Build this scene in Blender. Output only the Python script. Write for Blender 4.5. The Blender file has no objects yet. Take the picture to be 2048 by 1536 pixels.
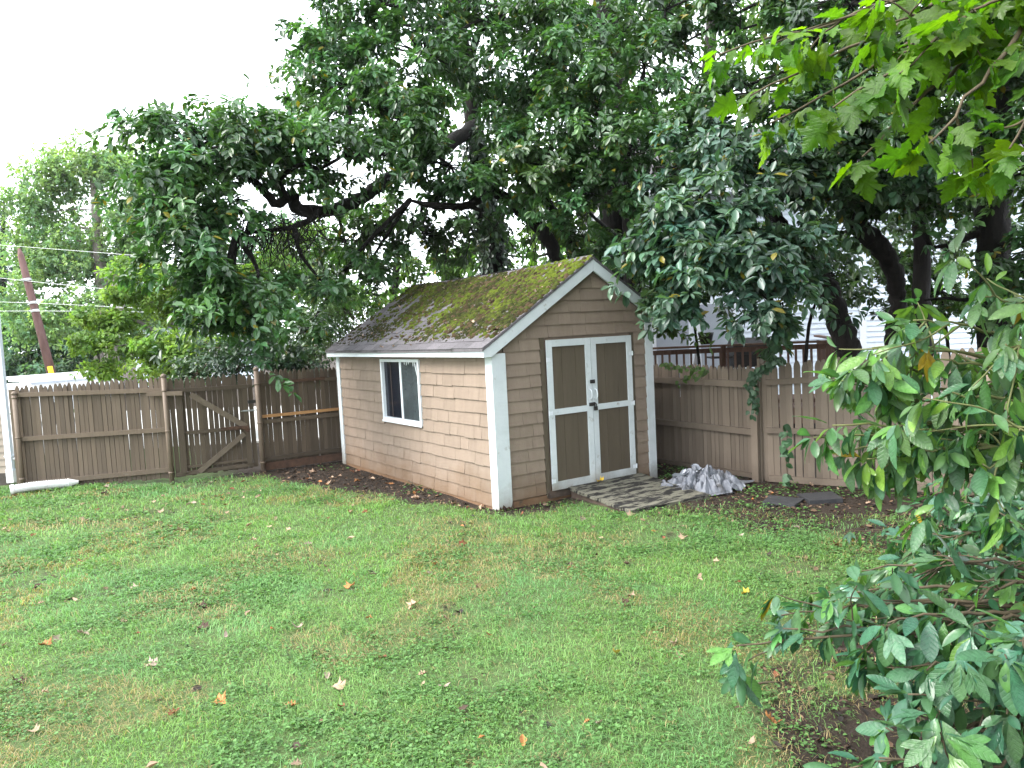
import bpy, math, random
import numpy as np

# ------------------------------------------------------------------ camera, world, sun, exposure
scn = bpy.context.scene
CAM = np.array([-4.1714, -6.5525, 1.8388])
RT = np.array([0.82676744, -0.56032087, -0.04996127])
UP = np.array([0.08099025, 0.03067268, 0.99624282])
FW = np.array([0.5566832, 0.8277075, -0.0707397])
FPX = 1538.0
cam_data = bpy.data.cameras.new('camera')
cam = bpy.data.objects.new('camera', cam_data)
scn.collection.objects.link(cam)
cam_data.sensor_width = 36.0
cam_data.lens = FPX / 2048 * 36.0
cam_data.clip_start = 0.05
cam_data.clip_end = 900
from mathutils import Matrix, Vector
cam.matrix_world = Matrix(((RT[0], UP[0], -FW[0], CAM[0]), (RT[1], UP[1], -FW[1], CAM[1]), (RT[2], UP[2], -FW[2], CAM[2]), (0, 0, 0, 1)))
scn.camera = cam

SUN_EL, SUN_AZ = 46.0, 288.0      # azimuth of the sun, degrees clockwise from +Y
world = bpy.data.worlds.new('World'); scn.world = world; world.use_nodes = True
wn = world.node_tree.nodes; wl = world.node_tree.links; wn.clear()
wo = wn.new('ShaderNodeOutputWorld'); bg = wn.new('ShaderNodeBackground')
sky = wn.new('ShaderNodeTexSky'); sky.sky_type = 'NISHITA'; sky.sun_disc = False
sky.sun_elevation = math.radians(SUN_EL); sky.sun_rotation = math.radians(SUN_AZ)
sky.dust_density = 6.0; sky.air_density = 1.0; sky.ozone_density = 1.0
mixw = wn.new('ShaderNodeMixRGB'); mixw.inputs['Fac'].default_value = 0.86       # closed cloud cover over the clear sky
mixw.inputs['Color2'].default_value = (8.4, 9.0, 9.6, 1)
wl.new(sky.outputs[0], mixw.inputs['Color1']); wl.new(mixw.outputs[0], bg.inputs[0]); wl.new(bg.outputs[0], wo.inputs[0])
bg.inputs['Strength'].default_value = 0.12
sd = bpy.data.lights.new('sun', 'SUN'); sd.energy = 1.5; sd.angle = math.radians(30); sd.color = (1.0, 0.975, 0.94)
sun = bpy.data.objects.new('sun', sd); scn.collection.objects.link(sun)
_a, _e = math.radians(SUN_AZ), math.radians(SUN_EL)
_sv = Vector((math.sin(_a) * math.cos(_e), math.cos(_a) * math.cos(_e), math.sin(_e)))
sun.rotation_euler = _sv.to_track_quat('Z', 'Y').to_euler()
vs = scn.view_settings
scn.display_settings.display_device = 'sRGB'
vs.view_transform = 'Standard'; vs.look = 'None'; vs.gamma = 1.0; vs.use_curve_mapping = False
vs.exposure = 2.22
scn.render.engine = 'CYCLES'
scn.cycles.max_bounces = 7; scn.cycles.diffuse_bounces = 4; scn.cycles.transmission_bounces = 5; scn.cycles.glossy_bounces = 3
scn.cycles.transparent_max_bounces = 8
scn.cycles.sample_clamp_indirect = 6.0
try:
    scn.cycles.use_denoising = True
    scn.cycles.denoiser = 'OPENIMAGEDENOISE'
except Exception:
    pass

rng = np.random.default_rng(7)
random.seed(7)
COL = scn.collection

def ray(x, y): return FW + RT * (x - 1024) / FPX - UP * (y - 768) / FPX
def at(x, y, dep): return CAM + ray(x, y) * dep
def gnd(x, y, z=0.0):
    v = ray(x, y); return CAM + v * ((z - CAM[2]) / v[2])
def depth_of(P): return (np.asarray(P) - CAM) @ FW

# ------------------------------------------------------------------ noise
def _h(ix, iy, s):
    n = (ix * 374761393 + iy * 668265263 + s * 974711) & 0x7fffffff
    n = ((n ^ (n >> 13)) * 1274126177) & 0x7fffffff
    return ((n ^ (n >> 16)) & 0xffff) / 65535.0
def vnoise(x, y, s=0):
    x = np.asarray(x, float); y = np.asarray(y, float)
    ix = np.floor(x).astype(np.int64); iy = np.floor(y).astype(np.int64)
    fx = x - ix; fy = y - iy; fx = fx * fx * (3 - 2 * fx); fy = fy * fy * (3 - 2 * fy)
    a = _h(ix, iy, s); b = _h(ix + 1, iy, s); c = _h(ix, iy + 1, s); d = _h(ix + 1, iy + 1, s)
    return (a * (1 - fx) + b * fx) * (1 - fy) + (c * (1 - fx) + d * fx) * fy
def fbm(x, y, s=0, o=4):
    t = 0; a = .5; k = 1.0
    for i in range(o):
        t = t + a * vnoise(x * k, y * k, s + i * 17); a *= .5; k *= 2.03
    return t / (1 - .5 ** o)
def sstep(a, b, x): 
    t = np.clip((x - a) / (b - a), 0, 1); return t * t * (3 - 2 * t)

# ------------------------------------------------------------------ materials
def new_mat(name):
    m = bpy.data.materials.new(name); m.use_nodes = True
    nt = m.node_tree; nt.nodes.clear()
    out = nt.nodes.new('ShaderNodeOutputMaterial'); p = nt.nodes.new('ShaderNodeBsdfPrincipled')
    nt.links.new(p.outputs[0], out.inputs[0])
    return m, nt, p, out
def nd(nt, t, **kw):
    n = nt.nodes.new(t)
    for k, v in kw.items():
        if hasattr(n, k): setattr(n, k, v)
        else: n.inputs[k].default_value = v
    return n
def c4(c): return (c[0], c[1], c[2], 1.0)

def pmat(name, c1, c2, scale=8, rough=.7, bump=.25, bscale=60, stretch=(1, 1, 1), jitter=.12, c3=None, c3scale=2.0, c3lo=.55, c3hi=.7, spec=.3, bdist=.01, coord='world', zstain=None, metal=0.0):
    """painted / natural surface: two-tone noise, optional third tone in patches, per-piece value jitter, fine bump"""
    m, nt, p, out = new_mat(name); L = nt.links
    if coord == 'world':
        g = nd(nt, 'ShaderNodeNewGeometry'); src = g.outputs['Position']
    else:
        g = nd(nt, 'ShaderNodeTexCoord'); src = g.outputs['Object']
    mp = nd(nt, 'ShaderNodeMapping'); mp.inputs['Scale'].default_value = stretch; L.new(src, mp.inputs['Vector'])
    n1 = nd(nt, 'ShaderNodeTexNoise', Scale=scale, Detail=6.0, Roughness=.62); L.new(mp.outputs[0], n1.inputs['Vector'])
    r1 = nd(nt, 'ShaderNodeMapRange'); r1.inputs[1].default_value = .3; r1.inputs[2].default_value = .7; L.new(n1.outputs['Fac'], r1.inputs[0])
    mx = nd(nt, 'ShaderNodeMixRGB', Color1=c4(c1), Color2=c4(c2)); L.new(r1.outputs[0], mx.inputs['Fac'])
    cur = mx.outputs[0]
    if c3 is not None:
        n3 = nd(nt, 'ShaderNodeTexNoise', Scale=c3scale, Detail=7.0, Roughness=.7); L.new(mp.outputs[0], n3.inputs['Vector'])
        r3 = nd(nt, 'ShaderNodeMapRange'); r3.inputs[1].default_value = c3lo; r3.inputs[2].default_value = c3hi; L.new(n3.outputs['Fac'], r3.inputs[0])
        m3 = nd(nt, 'ShaderNodeMixRGB', Color2=c4(c3)); L.new(r3.outputs[0], m3.inputs['Fac']); L.new(cur, m3.inputs['Color1']); cur = m3.outputs[0]
    if zstain is not None:      # splashed dirt: (z top, z bottom, colour, strength)
        sx = nd(nt, 'ShaderNodeSeparateXYZ'); L.new(src, sx.inputs[0])
        nz = nd(nt, 'ShaderNodeTexNoise', Scale=2.3, Detail=6.0, Roughness=.7); L.new(src, nz.inputs['Vector'])
        ad = nd(nt, 'ShaderNodeMath', operation='MULTIPLY_ADD'); L.new(nz.outputs['Fac'], ad.inputs[0]); ad.inputs[1].default_value = -.75; L.new(sx.outputs['Z'], ad.inputs[2])
        rz = nd(nt, 'ShaderNodeMapRange'); rz.inputs[1].default_value = zstain[0] - .37; rz.inputs[2].default_value = zstain[1] - .37; rz.inputs[4].default_value = zstain[3]; L.new(ad.outputs[0], rz.inputs[0])
        mz = nd(nt, 'ShaderNodeMixRGB', Color2=c4(zstain[2])); L.new(rz.outputs[0], mz.inputs['Fac']); L.new(cur, mz.inputs['Color1']); cur = mz.outputs[0]
    if jitter:
        oi = nd(nt, 'ShaderNodeObjectInfo'); rr = nd(nt, 'ShaderNodeMapRange'); rr.inputs[3].default_value = 1 - jitter; rr.inputs[4].default_value = 1 + jitter
        L.new(oi.outputs['Random'], rr.inputs[0])
        hs = nd(nt, 'ShaderNodeHueSaturation'); L.new(rr.outputs[0], hs.inputs['Value']); L.new(cur, hs.inputs['Color']); cur = hs.outputs[0]
    L.new(cur, p.inputs['Base Color'])
    p.inputs['Roughness'].default_value = rough; p.inputs['Specular IOR Level'].default_value = spec; p.inputs['Metallic'].default_value = metal
    if bump:
        nb = nd(nt, 'ShaderNodeTexNoise', Scale=bscale, Detail=5.0, Roughness=.6); L.new(mp.outputs[0], nb.inputs['Vector'])
        b = nd(nt, 'ShaderNodeBump', Strength=bump, Distance=bdist); L.new(nb.outputs['Fac'], b.inputs['Height']); L.new(b.outputs[0], p.inputs['Normal'])
    return m

def leaf_mat(name, rough=.38, trans=.35, tcol=(1.25, 1.35, .5), spec=.45, vein=0.0):
    """leaf colour comes from the mesh's own 'col' attribute times the object's colour"""
    m, nt, p, out = new_mat(name); L = nt.links
    at_ = nd(nt, 'ShaderNodeVertexColor'); at_.layer_name = 'col'
    oi = nd(nt, 'ShaderNodeObjectInfo')
    mu = nd(nt, 'ShaderNodeMixRGB', blend_type='MULTIPLY'); mu.inputs['Fac'].default_value = 1
    L.new(at_.outputs[0], mu.inputs['Color1']); L.new(oi.outputs['Color'], mu.inputs['Color2'])
    base_out = mu.outputs[0]
    if vein:        # side veins rising from the midrib, and blotches
        tc = nd(nt, 'ShaderNodeTexCoord'); sx = nd(nt, 'ShaderNodeSeparateXYZ'); L.new(tc.outputs['Object'], sx.inputs[0])
        ab = nd(nt, 'ShaderNodeMath', operation='ABSOLUTE'); L.new(sx.outputs['Y'], ab.inputs[0])
        f1 = nd(nt, 'ShaderNodeMath', operation='MULTIPLY_ADD'); L.new(ab.outputs[0], f1.inputs[0]); f1.inputs[1].default_value = -.9; L.new(sx.outputs['X'], f1.inputs[2])
        f2 = nd(nt, 'ShaderNodeMath', operation='MULTIPLY'); L.new(f1.outputs[0], f2.inputs[0]); f2.inputs[1].default_value = 52.0
        f3 = nd(nt, 'ShaderNodeMath', operation='SINE'); L.new(f2.outputs[0], f3.inputs[0])
        f4 = nd(nt, 'ShaderNodeMapRange'); f4.inputs[1].default_value = .55; f4.inputs[2].default_value = 1.0; L.new(f3.outputs[0], f4.inputs[0])
        nz = nd(nt, 'ShaderNodeTexNoise', Scale=6.0, Detail=5.0, Roughness=.7); L.new(tc.outputs['Object'], nz.inputs['Vector'])
        vr = nd(nt, 'ShaderNodeMapRange'); vr.inputs[1].default_value = .3; vr.inputs[2].default_value = .7; vr.inputs[3].default_value = .72; vr.inputs[4].default_value = 1.22; L.new(nz.outputs['Fac'], vr.inputs[0])
        va = nd(nt, 'ShaderNodeMath', operation='MULTIPLY_ADD'); L.new(f4.outputs[0], va.inputs[0]); va.inputs[1].default_value = vein; L.new(vr.outputs[0], va.inputs[2])
        hs = nd(nt, 'ShaderNodeHueSaturation'); L.new(va.outputs[0], hs.inputs['Value']); L.new(base_out, hs.inputs['Color']); base_out = hs.outputs[0]
        hb = nd(nt, 'ShaderNodeMath', operation='MULTIPLY_ADD'); L.new(f4.outputs[0], hb.inputs[0]); hb.inputs[1].default_value = -.6; L.new(nz.outputs['Fac'], hb.inputs[2])
        bm = nd(nt, 'ShaderNodeBump', Strength=.28, Distance=.02); L.new(hb.outputs[0], bm.inputs['Height']); L.new(bm.outputs[0], p.inputs['Normal'])
    L.new(base_out, p.inputs['Base Color'])
    p.inputs['Roughness'].default_value = rough; p.inputs['Specular IOR Level'].default_value = spec
    if trans:
        tr = nd(nt, 'ShaderNodeBsdfTranslucent'); tm = nd(nt, 'ShaderNodeMixRGB', blend_type='MULTIPLY', Color2=c4(tcol)); tm.inputs['Fac'].default_value = 1
        L.new(base_out, tm.inputs['Color1']); L.new(tm.outputs[0], tr.inputs[0])
        mx = nd(nt, 'ShaderNodeMixShader'); mx.inputs[0].default_value = trans
        L.new(p.outputs[0], mx.inputs[1]); L.new(tr.outputs[0], mx.inputs[2]); L.new(mx.outputs[0], out.inputs[0])
    return m

M = {}
M['siding'] = pmat('tan_shingle_paint', (.184, .139, .106), (.214, .164, .127), scale=14, stretch=(1, 1, .25), rough=.75, bump=.3, bscale=90, jitter=.06, zstain=(.40, -.02, (.12, .070, .036), .75))
M['sidingbase'] = pmat('stained_base_board', (.17, .105, .062), (.13, .07, .036), scale=5, rough=.85, bump=.3, jitter=.0, c3=(.05, .04, .03), c3scale=6, c3lo=.58, c3hi=.75)
M['white'] = pmat('white_trim_paint', (.44, .475, .49), (.53, .56, .575), scale=5, rough=.55, bump=.12, bscale=70, jitter=.04, c3=(.22, .20, .16), c3scale=9, c3lo=.61, c3hi=.74, zstain=(.28, -.05, (.17, .14, .10), .8))
M['whitedirty'] = pmat('white_fascia_paint', (.58, .61, .65), (.66, .69, .72), scale=6, rough=.55, bump=.12, jitter=.03, stretch=(1, 1, .6), c3=(.16, .10, .06), c3scale=4.0, c3lo=.66, c3hi=.78)
M['vinyl'] = pmat('white_window_vinyl', (.55, .58, .61), (.61, .64, .67), scale=9, rough=.4, bump=.04, jitter=.02)
M['doorpanel'] = pmat('brown_door_paint', (.072, .056, .038), (.088, .069, .047), scale=18, stretch=(1, 1, .15), rough=.7, bump=.25, bscale=80, jitter=.04)
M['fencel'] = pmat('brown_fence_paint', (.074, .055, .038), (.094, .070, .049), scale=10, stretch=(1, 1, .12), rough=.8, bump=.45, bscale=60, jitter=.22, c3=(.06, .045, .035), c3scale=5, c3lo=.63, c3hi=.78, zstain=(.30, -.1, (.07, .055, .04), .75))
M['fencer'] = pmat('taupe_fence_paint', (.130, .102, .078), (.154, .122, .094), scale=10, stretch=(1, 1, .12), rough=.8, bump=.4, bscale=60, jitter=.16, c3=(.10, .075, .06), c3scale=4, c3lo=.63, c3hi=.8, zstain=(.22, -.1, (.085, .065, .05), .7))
M['brace'] = pmat('worn_brace_paint', (.115, .088, .064), (.140, .110, .082), scale=9, rough=.85, bump=.4, jitter=.08)
M['rawwood'] = pmat('new_cedar_rail', (.34, .17, .07), (.42, .23, .10), scale=8, stretch=(.3, .3, 3), rough=.75, bump=.3, jitter=.05)
M['rotten'] = pmat('rotten_wood', (.05, .03, .022), (.10, .055, .035), scale=14, rough=.9, bump=.5, jitter=.1)
M['rustmetal'] = pmat('brown_painted_pipe', (.13, .095, .07), (.16, .12, .09), scale=12, rough=.6, bump=.2, jitter=.06, c3=(.09, .045, .025), c3scale=8, c3lo=.62, c3hi=.75)
M['black'] = pmat('black_iron', (.015, .014, .014), (.03, .026, .024), scale=20, rough=.5, bump=.15, jitter=.05)
M['steel'] = pmat('galvanised_steel', (.32, .33, .34), (.42, .43, .44), scale=15, rough=.38, bump=.1, jitter=.05, metal=.85)
M['roofsh'] = pmat('grey_asphalt_shingle', (.065, .060, .064), (.115, .105, .112), scale=55, rough=.92, bump=.5, bscale=160, jitter=.22, c3=(.035, .035, .03), c3scale=4, c3lo=.55, c3hi=.7)
M['ramp'] = pmat('flaking_ramp_paint', (.150, .142, .112), (.105, .100, .075), scale=10, rough=.85, bump=.6, bscale=40, stretch=(.45, 1.7, 1), jitter=.10, c3=(.012, .011, .010), c3scale=9.0, c3lo=.475, c3hi=.53)
M['rampside'] = pmat('dark_ramp_side', (.05, .037, .03), (.085, .06, .045), scale=12, rough=.9, bump=.4, jitter=.1)
M['tarp'] = pmat('silver_tarp', (.115, .123, .145), (.185, .195, .22), scale=7, rough=.45, bump=.15, bscale=120, jitter=0, c3=(.05, .048, .05), c3scale=4.5, c3lo=.52, c3hi=.66)
M['tarppale'] = pmat('pale_tarp_edge', (.34, .36, .40), (.40, .42, .46), scale=7, rough=.5, bump=.1, jitter=.1)
M['bark'] = pmat('dark_bark', (.005, .0042, .0036), (.015, .012, .010), scale=16, stretch=(1, 1, .22), rough=.95, bump=1.0, bscale=26, bdist=.03, jitter=.1)
M['barkgrey'] = pmat('grey_bark', (.12, .105, .09), (.19, .17, .15), scale=12, stretch=(1, 1, .2), rough=.95, bump=.8, bscale=20, bdist=.03, jitter=.1)
M['twig'] = pmat('twig_bark', (.05, .038, .025), (.09, .07, .04), scale=30, rough=.8, bump=.2, jitter=.1)
M['twiggreen'] = pmat('green_twig', (.13, .15, .05), (.10, .10, .04), scale=30, rough=.7, bump=.1, jitter=.1)
M['pole'] = pmat('creosote_pole', (.085, .045, .04), (.13, .075, .068), scale=9, stretch=(1, 1, .15), rough=.9, bump=.4, jitter=.05)
M['yellow'] = pmat('yellow_plastic', (.85, .52, .02), (.75, .45, .02), scale=6, rough=.5, bump=.05, jitter=.0)
M['housetan'] = pmat('tan_vinyl_siding', (.23, .19, .15), (.26, .215, .175), scale=5, rough=.6, bump=.1, jitter=.05)
M['found'] = pmat('dark_foundation', (.045, .038, .033), (.075, .065, .055), scale=6, rough=.9, bump=.4, jitter=0)
M['pipe'] = pmat('white_drain_plastic', (.60, .59, .58), (.68, .67, .66), scale=9, rough=.55, bump=.1, jitter=.02, c3=(.15, .11, .08), c3scale=5, c3lo=.6, c3hi=.75)
M['spout'] = pmat('pale_grey_downspout', (.56, .60, .66), (.62, .66, .71), scale=3, rough=.45, bump=.05, jitter=.02)
M['nsiding'] = pmat('pale_blue_siding', (.62, .68, .76), (.67, .73, .80), scale=2, rough=.6, bump=.05, jitter=.03)
M['ntrim'] = pmat('white_house_trim', (.72, .75, .80), (.76, .79, .83), scale=3, rough=.55, bump=.05, jitter=.02)
M['deck'] = pmat('brown_deck_wood', (.10, .055, .04), (.15, .09, .065), scale=10, stretch=(1, 1, .2), rough=.8, bump=.3, jitter=.15)
M['lowroof'] = pmat('white_metal_roof', (.68, .70, .73), (.74, .76, .79), scale=3, rough=.45, bump=.05, jitter=.02)
M['gappale'] = pmat('pale_gap_backing', (.42, .41, .39), (.50, .49, .47), scale=2, rough=.9, bump=.2, jitter=0)  # for the pale ground added behind the left fence
M['slab'] = pmat('wet_dark_slab', (.022, .023, .026), (.04, .04, .043), scale=10, rough=.55, bump=.3, jitter=.1)
M['interior'] = pmat('dark_shed_interior', (.03, .027, .023), (.05, .045, .04), scale=6, rough=.9, bump=.1, jitter=0)
M['roofgrey'] = pmat('grey_roof_far', (.30, .33, .38), (.36, .39, .43), scale=3, rough=.8, bump=.1, jitter=0)
M['leaf'] = leaf_mat('broad_leaf', rough=.36, trans=.34, spec=.65)
M['leafnear'] = leaf_mat('near_glossy_leaf', rough=.30, trans=.36, spec=.5, vein=.10)
M['leafmaple'] = leaf_mat('maple_leaf', rough=.36, trans=.55, tcol=(1.4, 1.55, .25), spec=.4, vein=.08)
M['leaffar'] = leaf_mat('far_leaf', rough=.55, trans=.48, spec=.3)
M['grass'] = leaf_mat('grass_blade', rough=.55, trans=.38, tcol=(1.2, 1.3, .6), spec=.3)
M['dead'] = leaf_mat('dead_leaf', rough=.75, trans=.12, tcol=(1.1, 1, .7), spec=.25)
M['moss'] = leaf_mat('moss', rough=.95, trans=0, spec=.05)

# window glass: clear with a dielectric reflection
def glass_mat(name, tint, rough):
    m, nt, p, out = new_mat(name)
    p.inputs['Base Color'].default_value = c4(tint); p.inputs['Transmission Weight'].default_value = .9; p.inputs['Roughness'].default_value = rough; p.inputs['IOR'].default_value = 1.45
    return m
M['glass'] = glass_mat('window_glass', (.75, .8, .82), .03)
M['glassdark'] = pmat('dark_reflection_pane', (.006, .008, .013), (.011, .013, .019), scale=4, rough=.12, bump=.01, jitter=0, spec=.3)  # opaque; the reflected dark trees are put into the pane colour
M['glassdusty'] = pmat('dusty_window_glass', (.030, .038, .042), (.048, .060, .064), scale=4, rough=.16, bump=.02, jitter=0, spec=.6, c3=(.10, .115, .12), c3scale=3, c3lo=.6, c3hi=.9)

# ground: soil where the mesh attribute says bare, thatch elsewhere
def ground_mat():
    m, nt, p, out = new_mat('lawn_ground'); L = nt.links
    g = nd(nt, 'ShaderNodeNewGeometry')
    va = nd(nt, 'ShaderNodeVertexColor'); va.layer_name = 'col'
    sp = nd(nt, 'ShaderNodeSeparateColor'); L.new(va.outputs[0], sp.inputs[0])
    n1 = nd(nt, 'ShaderNodeTexNoise', Scale=9.0, Detail=8.0, Roughness=.7); L.new(g.outputs['Position'], n1.inputs['Vector'])
    n2 = nd(nt, 'ShaderNodeTexNoise', Scale=60.0, Detail=5.0, Roughness=.7); L.new(g.outputs['Position'], n2.inputs['Vector'])
    gr = nd(nt, 'ShaderNodeMixRGB', Color1=c4((.045, .090, .028)), Color2=c4((.120, .150, .060))); L.new(n2.outputs['Fac'], gr.inputs['Fac'])
    so = nd(nt, 'ShaderNodeMixRGB', Color1=c4((.014, .011, .009)), Color2=c4((.060, .044, .033))); L.new(n2.outputs['Fac'], so.inputs['Fac'])
    ad = nd(nt, 'ShaderNodeMath', operation='MULTIPLY_ADD'); L.new(n1.outputs['Fac'], ad.inputs[0]); ad.inputs[1].default_value = .5; L.new(sp.outputs[0], ad.inputs[2])
    rr = nd(nt, 'ShaderNodeMapRange'); rr.inputs[1].default_value = .55; rr.inputs[2].default_value = .85; L.new(ad.outputs[0], rr.inputs[0])
    mx = nd(nt, 'ShaderNodeMixRGB'); L.new(rr.outputs[0], mx.inputs['Fac']); L.new(gr.outputs[0], mx.inputs['Color1']); L.new(so.outputs[0], mx.inputs['Color2'])
    L.new(mx.outputs[0], p.inputs['Base Color']); p.inputs['Roughness'].default_value = .95; p.inputs['Specular IOR Level'].default_value = .15
    b = nd(nt, 'ShaderNodeBump', Strength=.8, Distance=.03); L.new(n2.outputs['Fac'], b.inputs['Height']); L.new(b.outputs[0], p.inputs['Normal'])
    return m
M['ground'] = ground_mat()

# ------------------------------------------------------------------ mesh helpers
def tag(o, label=None, cat=None, group=None, kind=None):
    if label: o['label'] = label
    if cat: o['category'] = cat
    if group: o['group'] = group
    if kind: o['kind'] = kind
    return o
def link(o, parent=None):
    COL.objects.link(o)
    if parent is not None: o.parent = parent
    return o
def empty(name, loc=(0, 0, 0), rz=0.0):
    o = bpy.data.objects.new(name, None); o.empty_display_size = .1
    o.location = loc; o.rotation_euler = (0, 0, rz); return link(o)
def np_mesh(name, V, faces, mat, col=None, smooth=False):
    """V (n,3); faces: list of int arrays (m,k)"""
    me = bpy.data.meshes.new(name)
    V = np.ascontiguousarray(V, np.float32).reshape(-1, 3)
    me.vertices.add(len(V)); me.vertices.foreach_set('co', V.ravel())
    faces = [np.asarray(f, np.int32) for f in faces if len(f)]
    nl = sum(f.size for f in faces); npoly = sum(len(f) for f in faces)
    me.loops.add(nl); me.loops.foreach_set('vertex_index', np.concatenate([f.ravel() for f in faces]))
    tot = np.concatenate([np.full(len(f), f.shape[1], np.int32) for f in faces])
    st = np.concatenate([[0], np.cumsum(tot)[:-1]]).astype(np.int32)
    me.polygons.add(npoly); me.polygons.foreach_set('loop_start', st); me.polygons.foreach_set('loop_total', tot)
    if smooth: me.polygons.foreach_set('use_smooth', np.ones(npoly, bool))
    me.update(calc_edges=True)
    if col is not None:
        ca = me.color_attributes.new('col', 'FLOAT_COLOR', 'POINT')
        c = np.ones((len(V), 4), np.float32); c[:, :3] = col; ca.data.foreach_set('color', c.ravel())
    if mat is not None: me.materials.append(mat)
    return me
def np_obj(name, V, faces, mat, parent=None, col=None, smooth=False):
    return link(bpy.data.objects.new(name, np_mesh(name, V, faces, mat, col, smooth)), parent)

class MB:
    def __init__(s): s.v = []; s.f = []
    def add(s, V, F):
        b = len(s.v); s.v += [tuple(map(float, p)) for p in V]; s.f += [tuple(b + i for i in f) for f in F]; return s
    def box(s, x0, x1, y0, y1, z0, z1):
        V = [(x, y, z) for z in (z0, z1) for y in (y0, y1) for x in (x0, x1)]
        return s.add(V, [(0, 2, 3, 1), (4, 5, 7, 6), (0, 1, 5, 4), (2, 6, 7, 3), (0, 4, 6, 2), (1, 3, 7, 5)])
    def beam(s, a, b, w, h, up=(0, 0, 1)):
        """box from a to b, width w sideways, height h along up"""
        a = np.array(a, float); b = np.array(b, float); d = b - a; d /= np.linalg.norm(d)
        u = np.array(up, float); sd_ = np.cross(d, u); sd_ /= np.linalg.norm(sd_); u = np.cross(sd_, d)
        V = [p + sd_ * sx * w / 2 + u * su * h / 2 for p in (a, b) for su in (-1, 1) for sx in (-1, 1)]
        return s.add(V, [(0, 1, 3, 2), (4, 6, 7, 5), (0, 4, 5, 1), (2, 3, 7, 6), (0, 2, 6, 4), (1, 5, 7, 3)])
    def prism(s, poly, axis, a, b):
        """extrude a 2D polygon; axis 'y': poly is (x,z) between y=a and y=b; axis 'x': poly is (y,z)"""
        n = len(poly)
        P = (lambda p, t: (p[0], t, p[1])) if axis == 'y' else (lambda p, t: (t, p[0], p[1])) if axis == 'x' else (lambda p, t: (p[0], p[1], t))
        V = [P(p, a) for p in poly] + [P(p, b) for p in poly]
        F = [tuple(range(n)), tuple(range(2 * n - 1, n - 1, -1))] + [(i, n + i, n + (i + 1) % n, (i + 1) % n) for i in range(n)]
        return s.add(V, F)
    def tube(s, P, R, n=8, cap=True, wob=0.0):
        P = np.array(P, float); R = np.broadcast_to(np.array(R, float), (len(P),))
        T = np.gradient(P, axis=0); T /= np.linalg.norm(T, axis=1)[:, None] + 1e-9
        ref = np.array([0, 0, 1.]) if abs(T[0][2]) < .9 else np.array([1., 0, 0])
        u = np.cross(T[0], ref); u /= np.linalg.norm(u); b = len(s.v); V = []
        for i in range(len(P)):
            u = u - T[i] * (u @ T[i]); u /= np.linalg.norm(u) + 1e-9; w = np.cross(T[i], u)
            for k in range(n):
                a = 2 * math.pi * k / n; r = R[i] * (1 + (rng.random() - .5) * 2 * wob)
                V.append(P[i] + (u * math.cos(a) + w * math.sin(a)) * r)
        F = []
        for i in range(len(P) - 1):
            for k in range(n):
                F.append((i * n + k, i * n + (k + 1) % n, (i + 1) * n + (k + 1) % n, (i + 1) * n + k))
        if cap: F += [tuple(range(n - 1, -1, -1)), tuple((len(P) - 1) * n + k for k in range(n))]
        return s.add(V, F)
    def mesh(s, name, mat, smooth=False):
        me = bpy.data.meshes.new(name); me.from_pydata(s.v, [], s.f); me.materials.append(mat)
        if smooth: me.polygons.foreach_set('use_smooth', [True] * len(me.polygons))
        me.update(); return me
    def build(s, name, mat, parent=None, smooth=False):
        return link(bpy.data.objects.new(name, s.mesh(name, mat, smooth)), parent)

def spline(P, n):
    """Catmull-Rom through the points (any dimension), n samples per span"""
    P = np.array(P, float); Q = np.vstack([2 * P[0] - P[1], P, 2 * P[-1] - P[-2]]); out = []
    for i in range(1, len(Q) - 2):
        for t in np.linspace(0, 1, n, endpoint=False):
            a, b, c, d = Q[i - 1], Q[i], Q[i + 1], Q[i + 2]
            out.append(.5 * (2 * b + (c - a) * t + (2 * a - 5 * b + 4 * c - d) * t * t + (3 * b - a - 3 * c + d) * t ** 3))
    out.append(P[-1]); return np.array(out)

def unit(v): return v / (np.linalg.norm(v, axis=-1, keepdims=True) + 1e-9)

# leaves as small folded blades, all at once: P base, D direction, N facing, L length, W width, C colour
def leaves(P, D, N, L, W, C, kind='oval', droop=.12, fold=.18):
    n = len(P); D = unit(D); S = unit(np.cross(D, N)); N = np.cross(S, D)
    L = np.broadcast_to(L, (n,))[:, None]; W = np.broadcast_to(W, (n,))[:, None]
    if kind == 'oval':
        st = [(0, 0), (.30, .42), (.68, .46), (1, 0), (.68, -.46), (.30, -.42)]
        V = np.stack([P + D * L * a + S * W * b + N * (abs(b) * W * fold * 2 - droop * L * a * a) for a, b in st], 1)
        q = np.array([[0, 1, 2, 3], [0, 3, 4, 5]]); k = 6
    else:
        st = [(0, 0), (.5, .5), (1, 0), (.5, -.5)]
        V = np.stack([P + D * L * a + S * W * b + N * (abs(b) * W * fold * 2 - droop * L * a * a) for a, b in st], 1)
        q = np.array([[0, 1, 2], [0, 2, 3]]); k = 4
    F = (np.arange(n) * k)[:, None, None] + q[None]
    return V.reshape(-1, 3), F.reshape(-1, q.shape[1]), np.repeat(C, k, 0)

def join_leaf(parts):
    V, F, C, b = [], [], [], 0
    for v, f, c in parts: V.append(v); F.append(f + b); C.append(c); b += len(v)
    return np.concatenate(V), np.concatenate(F), np.concatenate(C)

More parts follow.
